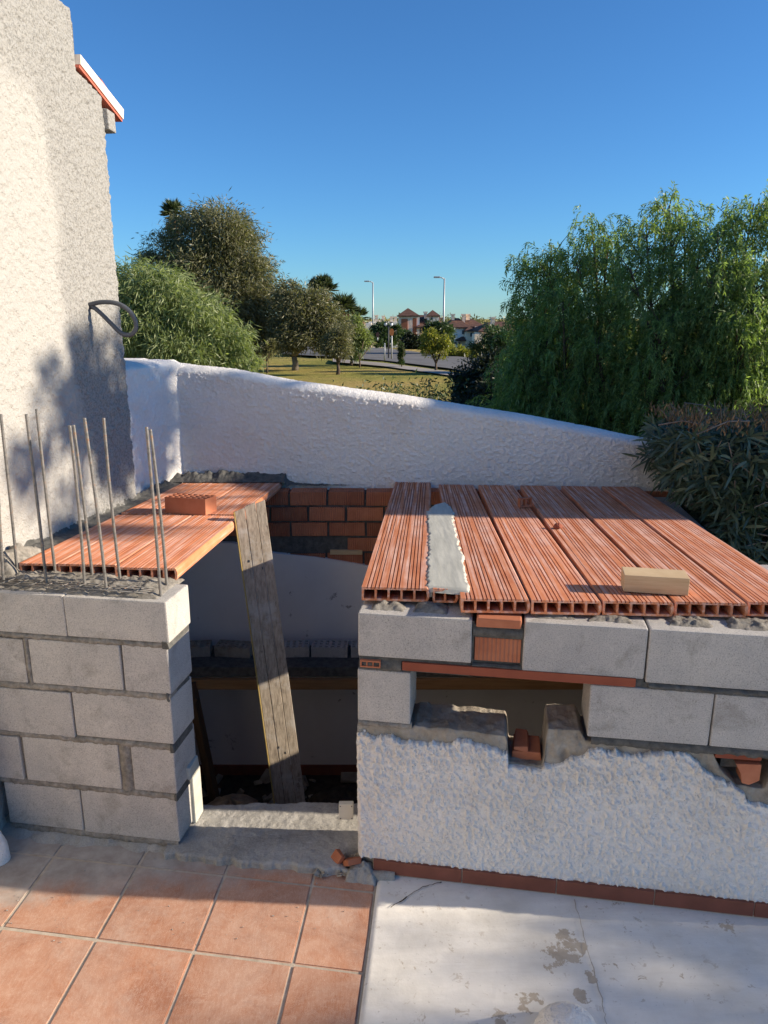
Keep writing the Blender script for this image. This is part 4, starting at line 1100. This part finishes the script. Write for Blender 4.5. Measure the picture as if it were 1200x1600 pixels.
# ================================================================== PEPPER TREES (right)
def strands(anchors, dirs, Ls, name='crown', step=.024, ll=.045, lw=.0075):
    """hanging feather fronds: each a drooping rib with paired leaflets"""
    Pb = []; Db = []
    for a, d, L in zip(anchors, dirs, Ls):
        n = int(L / step); t = np.linspace(0, 1, n)[:, None]
        q = a + d * L * .62 * (1 - (1 - t) ** 2) + np.array([0, 0, -1]) * L * (-.08 * t + .66 * t ** 2)
        tan = np.gradient(q, axis=0); tan /= np.linalg.norm(tan, axis=1, keepdims=True)
        s = np.cross(tan, rng.normal(size=3)); s /= np.linalg.norm(s, axis=1, keepdims=True) + 1e-9
        for sg in (-1, 1):
            Pb.append(q + rng.normal(size=q.shape) * .002); Db.append(tan * .8 + s * sg * .75 + np.array([0, 0, -.35]) + rng.normal(size=q.shape) * .15)
    P = np.concatenate(Pb); D = np.concatenate(Db); n = len(P)
    return leaves_mesh(name, P, D, ll * (.7 + .6 * rng.random(n)), lw * (.8 + .4 * rng.random(n)))
def pepper(base, stems, nst, label, spread=.62, ll=.055, lw=.012, lo=.35, seed=0):
    nst = int(nst * 1.9)
    """stems: list of top points; fronds hang off side twigs along each stem"""
    t = empty('pepper_tree', base, label=label, cat='tree', group='weeping pepper trees beyond the wall')
    inv = Matrix.Translation(-Vector(base)); mb = MB(); A = []; Dd = []; Ls = []
    b = np.array(base)
    for s_i, top in enumerate(stems):
        top = np.array(top, dtype=float); k = rng.normal(size=3) * .12; k[2] = 0
        path = lambda f: b + (top - b) * f + k * math.sin(math.pi * f) + np.array([top[0] - b[0], top[1] - b[1], 0]) * (-.22 * math.sin(math.pi * f))
        mb.tube([path(f) for f in np.linspace(0, 1, 9)], list(np.linspace(.06, .006, 9)), 6)
        for j in range(nst):
            f = lo * .25 + (1 - lo * .25) * rng.random() ** .75
            reach = spread * (1.15 - f) ** .55 * (.25 + .95 * rng.random())
            an = rng.random() * 6.28; dv = np.array([math.cos(an), math.sin(an), .55 + .7 * rng.random()])
            p = path(f); e = p + dv * reach
            if j % 6 == 0: mb.tube([p, p + dv * reach * .55 + np.array([0, 0, .03]), e], [.008, .005, .002], 4, caps=False)
            nf = 2 if f < .9 else 3
            for _ in range(nf):
                q = p + (e - p) * (.45 + .55 * rng.random()); dd = dv * np.array([1, 1, .6]) + rng.normal(size=3) * .4
                A.append(q); Dd.append(dd / np.linalg.norm(dd)); Ls.append((.18 + .24 * rng.random()) * (.55 if f > .85 else .8 if f > .65 else 1.1))
    me = mb.mesh('trunk'); me.transform(inv); link('trunk', me, M_bark, t)
    me = strands(A, Dd, Ls, ll=ll, lw=lw); me.transform(inv); link('crown', me, L_pepper, t)
    return len(A)
def pxp(x, y, D): return tuple(at_Y(x, y, D))
def gb(x, D): p = at_Y(x, 600, D); return (p.x, D, -1.0)
pepper(gb(850, 9.2), [pxp(832, 425, 9.2), pxp(862, 400, 9.0), pxp(825, 480, 9.4), pxp(880, 440, 9.5), pxp(835, 560, 9.0), pxp(860, 520, 8.8)], 150, 'leftmost and lowest weeping pepper tree beyond the wall')
pepper(gb(925, 8.8), [pxp(925, 358, 8.8), pxp(900, 410, 8.6), pxp(950, 390, 9.0), pxp(880, 470, 8.4), pxp(960, 470, 8.5), pxp(930, 540, 8.2)], 150, 'slender weeping pepper tree with a pointed top, second from the left')
pepper(gb(1045, 8.3), [pxp(1045, 322, 8.3), pxp(1010, 365, 8.1), pxp(1070, 350, 8.5), pxp(985, 420, 8.0), pxp(1090, 420, 8.0), pxp(1040, 500, 7.7)], 150, 'tall bright weeping pepper tree standing above the left end of the hedge')
pepper(gb(1160, 8.0), [pxp(1178, 318, 8.0), pxp(1120, 375, 7.8), pxp(1150, 350, 8.2), pxp(1110, 440, 7.6), pxp(1180, 430, 7.6), pxp(1150, 510, 7.4)], 150, 'tallest weeping pepper tree, by the right edge of the picture')
pepper(gb(1290, 8.0), [pxp(1215, 345, 7.8), pxp(1260, 330, 8.0), pxp(1240, 420, 7.5), pxp(1320, 360, 8.0)], 130, 'weeping pepper tree cut off by the right edge of the picture')
# dark shrub at their foot
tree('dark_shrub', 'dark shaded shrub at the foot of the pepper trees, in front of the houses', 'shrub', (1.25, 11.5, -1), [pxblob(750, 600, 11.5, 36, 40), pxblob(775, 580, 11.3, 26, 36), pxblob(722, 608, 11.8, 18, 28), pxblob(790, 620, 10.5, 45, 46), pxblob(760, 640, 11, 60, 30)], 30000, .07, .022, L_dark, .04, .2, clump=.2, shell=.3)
# scraggly weeds in the shade beyond the wall
def weeds():
    t = empty('scraggly_shrub', (.6, 13, -1), label='scraggly dark shrub in the shade just beyond the boundary wall', cat='shrub'); inv = Matrix.Translation((-.6, -13, 1))
    mb = MB(); P = []; D = []
    for k in range(95):
        x = rng.uniform(-1.0, 2.2); y = rng.uniform(11, 15)
        pyt = 590 if .0 < x < 1.7 else 606
        ztop = at_Y(600, pyt + rng.random() * 32, y).z; b = Vector((x, y, -1)); tp = Vector((x + rng.normal() * .3, y, ztop))
        m = b.lerp(tp, .6) + Vector((rng.normal() * .08, 0, 0)); mb.tube([b, m, tp], [.012, .008, .003], 4, caps=False)
        for j in range(110):
            f = .2 + .8 * rng.random(); q = (b.lerp(m, f / .6) if f < .6 else m.lerp(tp, (f - .6) / .4)); P.append(np.array(q) + rng.normal(size=3) * .07); D.append(rng.normal(size=3))
    me = mb.mesh('s'); me.transform(inv); link('stems', me, M_bark, t)
    me = leaves_mesh('foliage', np.array(P), np.array(D), .085, .026); me.transform(inv); link('foliage', me, L_green, t)
weeds()
link('ground_cover', leaves_mesh('gc', np.stack([rng.uniform(-2, 6, 26000), rng.uniform(10.2, 16, 26000), -.98 + .55 * rng.random(26000) ** 2], -1), rng.normal(size=(26000, 3)) + np.array([0, 0, 1.2]), .14, .03), L_green, label='low green ground cover in the shade beyond the wall', cat='ground cover', kind='stuff')

# ================================================================== LEFT TREES
def T(name, label, cat, px, py, D, bl, n, Ln, Wd, lm, r0, droop=.5, **k):
    b = at_Y(px, py, D); base = (b.x, D, float(terr(D)))
    return tree(name, label, cat, base, [pxblob(x, y, D + dd, rx, ry) for (x, y, rx, ry, dd) in bl], n, Ln, Wd, lm, r0, droop, **k)
T('acacia_tree', 'low spreading light green acacia beside the house wall', 'tree', 222, 556, 34,
  [(150, 470, 60, 55, 1), (215, 455, 50, 42, 0), (262, 470, 55, 42, 0), (230, 510, 60, 42, -.6), (310, 500, 50, 42, -.5), (350, 535, 44, 34, -.8), (290, 545, 60, 32, -1), (375, 560, 26, 22, -1), (345, 565, 40, 22, -1.4), (190, 530, 45, 28, 0)], 52000, .36, .045, L_acacia, .22, .75, clump=.2, nclump=560)
T('eucalyptus_tree', 'tall grey green eucalyptus with airy crown, behind the acacia', 'tree', 340, 552, 46,
  [(345, 365, 55, 38, 0), (300, 375, 40, 40, 0), (380, 395, 36, 36, 0), (330, 420, 60, 40, 0), (390, 440, 42, 42, 0), (260, 395, 34, 28, .5), (240, 415, 22, 20, .5), (350, 480, 60, 40, -.5), (410, 490, 32, 50, 0), (400, 525, 40, 26, 0)], 60000, .33, .055, L_olive, .3, .5, clump=.22, nclump=520, bmat=M_barkp)
T('olive_tree', 'rounded grey olive tree standing alone on the lawn edge', 'tree', 460, 552, 44,
  [(470, 490, 38, 42, 0), (450, 520, 30, 26, -.4), (500, 500, 34, 34, 0), (455, 460, 20, 20, 0), (500, 460, 16, 14, 0), (520, 520, 28, 24, 0), (490, 530, 36, 16, -.5)], 30000, .26, .05, L_olive, .18, .4, clump=.22, nclump=300, bmat=M_barkp)
T('olive_tree', 'small thin grey tree on the lawn to the right of the rounded olive', 'tree', 527, 568, 40,
  [(527, 535, 20, 18, 0), (535, 548, 13, 12, 0), (515, 540, 12, 14, 0), (532, 520, 14, 12, 0)], 7000, .18, .04, L_olive, .10, .3, clump=.25, nclump=110)
T('sapling', 'pale sapling with a slim green top behind the small grey tree', 'tree', 548, 560, 48,
  [(552, 520, 14, 26, 0), (556, 545, 8, 16, 0), (566, 528, 12, 16, 0)], 6000, .25, .06, L_acacia, .10, .3, clump=.25, nclump=80)
def palm(label, px, py, D, rpx, dry=False, basey=540, nf=34):
    c = at_Y(px, py, D); k = zc(c) / FPX; r = rpx * k
    t = empty('palm_tree', (c.x, D, float(terr(D))), label=label, cat='palm tree', group='fan palms behind the trees'); inv = Matrix.Translation(-Vector(t.location))
    mb = MB(); mb.tube([(c.x, D, float(terr(D)) - .1), (c.x + .1, D, (c.z + float(terr(D))) / 2), (c.x, D, c.z)], [.24, .19, .17], 8); me = mb.mesh('t'); me.transform(inv); link('trunk', me, M_bark, t)
    V = []; 
    P = []; Dd = []; Ln = []
    for i in range(nf):
        an = rng.random() * 6.28; el = rng.uniform(-.5, 1.35); d = np.array([math.cos(an) * math.cos(el), math.sin(an) * math.cos(el), math.sin(el)])
        p0 = np.array(c); hub = p0 + d * r * .42
        s = np.cross(d, [0, 0, 1.0]); s /= np.linalg.norm(s) + 1e-6; u = np.cross(s, d)
        for j in range(18):
            a = (j / 17 - .5) * 3.4; ld = d * math.cos(a) + s * math.sin(a) + u * .1 + np.array([0, 0, -.25]) * abs(math.sin(a))
            P.append(hub); Dd.append(ld); Ln.append(r * (.45 + .2 * rng.random()))
        P.append(p0); Dd.append(d); Ln.append(r * .5)
    me = leaves_mesh('crown', np.array(P), np.array(Dd), np.array(Ln), r * .085); me.transform(inv); link('crown', me, L_palm, t)
    n = 500; P = np.array(c) + np.stack([rng.normal(size=n) * r * .22, rng.normal(size=n) * r * .22, -r * (.15 + .75 * rng.random(n))], -1)
    me = leaves_mesh('dry_skirt', P, rng.normal(size=(n, 3)) * .4 + np.array([0, 0, -1]), r * .4, r * .05); me.transform(inv); link('dry_fronds', me, L_dryfrond, t)
palm('tall fan palm rising behind the eucalyptus crown', 272, 335, 52, 26)
palm('fan palm half hidden behind the olive tree top', 506, 452, 62, 26)
palm('lower fan palm in front of the street lamp, left of the road', 536, 482, 58, 28)
palm('smallest fan palm nearest the left street lamp', 560, 495, 60, 20)
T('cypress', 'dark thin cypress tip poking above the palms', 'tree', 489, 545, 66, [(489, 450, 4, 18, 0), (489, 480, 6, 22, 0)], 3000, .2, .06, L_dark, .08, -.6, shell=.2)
T('cypress', 'slim young cypress standing on the lawn left of the yellow tree', 'tree', 627, 572, 45, [(627, 552, 4, 14, 0), (627, 562, 4, 10, 0), (627, 538, 3, 10, 0)], 3500, .12, .035, L_green, .05, -.6, shell=.2)
T('yellow_tree', 'small yellow green tree on the verge in front of the houses', 'tree', 680, 578, 42, [(672, 528, 12, 10, 0), (690, 534, 11, 10, 0), (667, 545, 10, 9, 0), (688, 550, 11, 8, 0), (678, 521, 8, 6, 0)], 5000, .17, .05, L_yellow, .07, .3, clump=.25, nclump=120)
T('round_tree', 'dark round street tree behind the yellow tree', 'tree', 680, 560, 62, [(690, 520, 15, 15, 0), (675, 513, 10, 9, 0), (700, 534, 8, 14, 0), (672, 530, 10, 12, 0)], 12000, .26, .07, L_green, .12, .2, clump=.22, nclump=160)
T('street_tree', 'wide dark tree behind the lamp and signs, across the road', 'tree', 607, 546, 82, [(598, 515, 14, 9, 0), (585, 522, 8, 10, 0), (618, 518, 10, 8, 0), (632, 526, 9, 8, 1), (645, 533, 7, 7, 1), (600, 530, 18, 8, 0)], 15000, .3, .09, L_green, .14, .2, clump=.22, nclump=180)
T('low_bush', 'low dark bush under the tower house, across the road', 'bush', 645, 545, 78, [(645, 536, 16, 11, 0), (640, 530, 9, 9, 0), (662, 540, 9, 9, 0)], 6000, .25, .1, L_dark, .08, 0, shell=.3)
T('low_bush', 'dry ochre bush on the verge right of the yellow tree', 'bush', 712, 565, 58, [(712, 550, 16, 10, 0), (728, 556, 14, 10, 0), (704, 560, 12, 8, 0)], 6000, .2, .06, L_yellow, .06, 0, shell=.3)
T('low_bush', 'green bush with rusty patches at the foot of the right houses', 'bush', 770, 560, 40, [(775, 528, 22, 18, 0), (755, 545, 20, 18, 0), (790, 545, 24, 24, 0)], 12000, .14, .05, L_green, .08, .1, shell=.4)
T('low_bush', 'dark low bush on the lawn at the foot of the eucalyptus', 'bush', 416, 548, 42, [(416, 543, 9, 7, 0), (424, 538, 6, 6, 0)], 2500, .15, .05, L_olive, .05, 0, shell=.3)
T('low_bush', 'small green shrub hugging the sapling trunk by the road', 'bush', 562, 556, 46, [(561, 545, 4, 12, 0), (575, 532, 10, 8, 3), (590, 536, 8, 5, 3)], 3500, .15, .05, L_green, .05, 0, shell=.3)

# ---- street lamps and signs
def lamp(px, ty, by, D, label):
    b = at_Y(px, by, D); tp = at_Y(px, ty, D); h = tp.z - b.z; r = .085
    t = empty('street_lamp', b, label=label, cat='street lamp', group='tall street lamps by the road')
    mb = MB(); mb.tube([(0, 0, -.3), (0, 0, h * .5), (0, 0, h)], [r * 1.25, r, r * .75], 8); mb.build('pole', M_lamp, t)
    mb = MB(); mb.tube([(0, 0, h - .04), (-.25, 0, h + .06), (-.42, 0, h + .1)], .045, 6); mb.build('arm', M_lamp, t)
    mb = MB(); mb.box(-.92, -.36, -.14, .14, h + .03, h + .17, .05, seg=2); mb.build('lamp_head', M_lamp, t)
lamp(583, 441, 537, 82, 'tall grey street lamp standing left, beside the palms')
lamp(692, 435, 556, 66, 'tall grey street lamp standing right, in front of the cream houses')
def post(name, px, ty, by, D, label, cat, head):
    b = at_Y(px, by, D); tp = at_Y(px, ty, D); h = tp.z - b.z
    t = empty(name, b, label=label, cat=cat)
    mb = MB(); mb.tube([(0, 0, -.2), (0, 0, h)], .05, 6); mb.build('post', M_lamp if name != 'globe_lamp' else M_lampd, t)
    head(t, h); return t
def disc(t, h, m=None):
    mb = MB(); r = .24
    pts = [(math.cos(a) * r * .62, h + math.sin(a) * r) for a in np.linspace(0, 2 * math.pi, 25)[:-1]]; mb.prism(pts, 'y', -.09, -.055); mb.build('sign_plate', m or M_signo, t)
post('road_sign', 612, 519, 556, 50, 'round orange road sign on a pale post beside the road', 'road sign', disc)
post('road_sign', 590, 523, 540, 66, 'dark brown back of a road sign beside the left street lamp', 'road sign', lambda t, h: disc(t, h, M_hroof))
def globes(t, h):
    mb = MB(); mb.tube([(-.2, 0, h - .05), (0, 0, h - .2), (.2, 0, h - .05)], .025, 6); mb.build('arm', M_lampd, t)
    for s in (-1, 1):
        b = bmesh.new(); bmesh.ops.create_uvsphere(b, u_segments=12, v_segments=8, radius=.12); m2 = MB(); m2.merge(b, Matrix.Translation((s * .2, 0, h + .06))); m2.build('globe', M_globe, t)
        m2 = MB(); m2.tube([(s * .2, 0, h + .15), (s * .2, 0, h + .22)], [.15, .05], 10); m2.build('cap', M_lampd, t)
post('globe_lamp', 607, 508, 555, 54, 'dark twin globe lamp post beside the orange sign', 'street lamp', globes)
post('marker_post', 601, 536, 558, 50, 'thin pale marker post left of the globe lamp', 'post', lambda t, h: None)

# ---- houses beyond the road
def house_b(label, D, boxes, roofs, wins=(), chims=(), rz=0):
    cxp = boxes[0][0]; o = at_Y(cxp, 540, D)
    t = empty('distant_house', (o.x, D, float(terr(D)) - .5), label=label, cat='house'); inv = Matrix.Translation(-Vector(t.location))
    for (x0, x1, y0, y1, dd, dep, m) in boxes:
        a = at_Y(x0, y0, D + dd); b = at_Y(x1, y1, D + dd); mb = MB(); mb.box(a.x, b.x, D + dd, D + dd + dep, min(b.z, t.location.z), a.z, .0)
        me = mb.mesh('w'); me.transform(inv); link('wall', me, m, t)
    for (x0, x1, ye, xa, xb, yt, dd, dep) in roofs:   # hipped roof: eave line x0..x1 at ye, ridge xa..xb at yt
        a = at_Y(x0, ye, D + dd); b = at_Y(x1, ye, D + dd); ra = at_Y(xa, yt, D + dd); rb = at_Y(xb, yt, D + dd)
        b_ = bmesh.new(); e = .35
        lo = [b_.verts.new(p) for p in ((a.x, D + dd - e, a.z), (b.x, D + dd - e, a.z), (b.x, D + dd + dep + e, a.z), (a.x, D + dd + dep + e, a.z))]
        lo2 = [b_.verts.new((v.co.x, v.co.y, v.co.z - .18)) for v in lo]
        if abs(xa - xb) < .5:
            r1 = b_.verts.new((ra.x, D + dd + dep / 2, ra.z))
            for k in range(4): b_.faces.new((lo[k], lo[(k + 1) % 4], r1))
        else:
            r1 = b_.verts.new((ra.x, D + dd + dep / 2, ra.z)); r2 = b_.verts.new((rb.x, D + dd + dep / 2, ra.z))
            b_.faces.new((lo[0], lo[1], r2, r1)); b_.faces.new((lo[1], lo[2], r2)); b_.faces.new((lo[2], lo[3], r1, r2)); b_.faces.new((lo[3], lo[0], r1))
        b_.faces.new(lo2)
        for k in range(4): b_.faces.new((lo2[k], lo2[(k + 1) % 4], lo[(k + 1) % 4], lo[k]))
        m2 = MB(); m2.merge(b_); me = m2.mesh('roof'); me.transform(inv); link('roof', me, M_hroof, t)
    for (x0, x1, y0, y1, dd) in wins:
        a = at_Y(x0, y0, D + dd); b = at_Y(x1, y1, D + dd); mb = MB(); mb.box(a.x, b.x, D + dd - .06, D + dd + .1, b.z, a.z)
        me = mb.mesh('w'); me.transform(inv); link('window', me, M_glass, t)
    for (x, yt, yb, w_, dd) in chims:
        a = at_Y(x - w_, yt, D + dd); b = at_Y(x + w_, yb, D + dd); mb = MB(); mb.box(a.x, b.x, D + dd, D + dd + .9, b.z, a.z); mb.box(a.x - .1, b.x + .1, D + dd - .1, D + dd + 1.0, a.z, a.z + .22)
        me = mb.mesh('w'); me.transform(inv); link('chimney', me, M_hwall, t)
house_b('cream house with a brown pyramid tower roof and terracotta panel, left of the group', 118,
        [(623, 641, 493, 545, 0, 3, M_hwall), (641, 655, 493, 545, .2, 3, M_hwallw), (643, 680, 503, 545, 2, 8, M_hwall), (668, 686, 492, 510, 1, 3.4, M_hwallw), (627, 637, 498, 513, -.12, .2, M_hbrick), (645, 651, 497, 503, .1, .2, M_hbrick)],
        [(621, 656, 493, 638, 638, 481, 0, 3.6), (641, 690, 504, 652, 690, 492, 1.5, 9), (667, 688, 493, 677, 677, 484, 1, 3.4), (686, 700, 503, 690, 692, 496, 2, 6), (650, 668, 511, 658, 660, 505, -.5, 3)],
        [(655, 658, 514, 520, 1.9), (663, 666, 514, 520, 1.9), (673, 676, 496, 500, .9)], [(665, 489, 498, 2.2, 2)])
house_b('cream two storey house with brown hipped roof and three chimneys, in the middle', 104,
        [(706, 732, 510, 548, 0, 9, M_hwallw), (728, 745, 516, 548, -1.5, 3, M_hwall), (742, 760, 510, 548, 1.5, 8, M_hwall), (715, 730, 527, 548, -1, 1, M_hwall)],
        [(698, 734, 511, 712, 722, 497, 0, 9), (726, 760, 510, 728, 742, 498, 2, 9), (726, 744, 516, 735, 736, 510, -1.6, 3), (713, 728, 531, 722, 726, 526, -1.6, 1.5)],
        [(706, 713, 534, 538, -.1), (716, 719, 535, 538, -1.1), (722, 725, 516, 522, -.1), (735, 739, 520, 526, -1.6), (748, 752, 515, 521, 1.4)], [(708, 493, 500, 2, 2), (724.5, 493, 505, 2, 3), (731, 493, 500, 3, 4)])
house_b('cream house with low brown roof partly hidden by the pepper trees', 96,
        [(750, 800, 516, 548, 0, 9, M_hwallw), (742, 752, 522, 548, -1, 3, M_hwall)], [(747, 812, 517, 775, 800, 503, 0, 10)],
        [(768, 773, 518, 523, -.1), (756, 760, 524, 530, -.1)], [(770.5, 498, 508, 2.4, 2)])
house_b('row of white flat roofed houses with dark capped chimneys, far left', 150,
        [(576, 621, 503, 540, 0, 8, M_hwallw), (585, 600, 500, 510, .5, 4, M_hwall), (568, 580, 505, 540, -2, 5, M_hwallw)], [], [(580, 583, 508, 513, -.1), (603, 606, 507, 512, -.1), (612, 615, 507, 512, -.1)], [(588, 494, 503, 2.5, 1), (599, 495, 503, 2.2, 1), (612, 496, 504, 2.2, 1), (618, 496, 504, 2.2, 1)])
# low wall along the houses and a screen of far bushes
for k, (x, D) in enumerate([(540, 100), (560, 110), (635, 100), (790, 120), (830, 120), (470, 120), (420, 130), (360, 120), (250, 120)]):
    pass
def far_wood():
    P_, o_ = [], []
    bl = []
    for x in range(-700, 2300, 26):
        D = 170 + 60 * rng.random(); bl.append(pxblob(x, 526 - 6 * rng.random(), D, 20, 12 + 5 * rng.random()))
    for x in range(-700, 2300, 18):
        D = 420 + 160 * rng.random(); bl.append(pxblob(x, 511 - 4 * rng.random(), D, 17, 7 + 3 * rng.random()))
    link('far_trees', foliage(bl, 80000, 1.9, .9, 0, 'far', clump=.35, nclump=2600, shell=.2), L_olive, label='low band of far trees on the horizon beyond the houses', cat='woodland', kind='stuff')
far_wood()

# ================================================================== trees outside the frame and an added house that shade the yard
nb = empty('shading_house', (8.2, 4.6, -.35), label='added white house outside the picture, shading the back of the right roof', cat='house')  # unseen block added to throw the straight shade edge across the planks
mb = MB(); mb.box(-1.1, 1.2, -1.29, 1.6, 0, 3.96); mb.build('wall', M_stucco, nb)
mb = MB(); mb.prism([(-1.29, 3.963), (1.7, 3.963), (1.7, 4.02), (.2, 4.4), (-1.29, 4.02)], 'x', -1.2, 1.3); mb.build('roof', M_hroof, nb)
tree('garden_tree', 'airy tree outside the picture whose shade dapples the house wall', 'tree', (9.0, 4.7, -.35),
     [((9.0, 3.15, 5.35), (.5, .40, .36)), ((9.0, 3.75, 5.2), (.5, .30, .5)), ((9.0, 4.05, 5.15), (.4, .16, .5)), ((9.0, 2.7, 5.15), (.35, .22, .22))], 2400, .20, .06, L_green, .06, .3, clump=.25, nclump=30, shell=.2)
tree('garden_tree', 'airy tree outside the picture whose shade dapples the painted floor', 'tree', (13, 1.0, -.35),
     [((13, 1.25, 4.40), (.8, .16, .14)), ((13, .9, 4.45), (.8, .12, .16)), ((13, 1.5, 4.3), (.7, .05, .05))], 750, .16, .04, L_green, .03, .3, clump=.3, nclump=26, shell=.2)
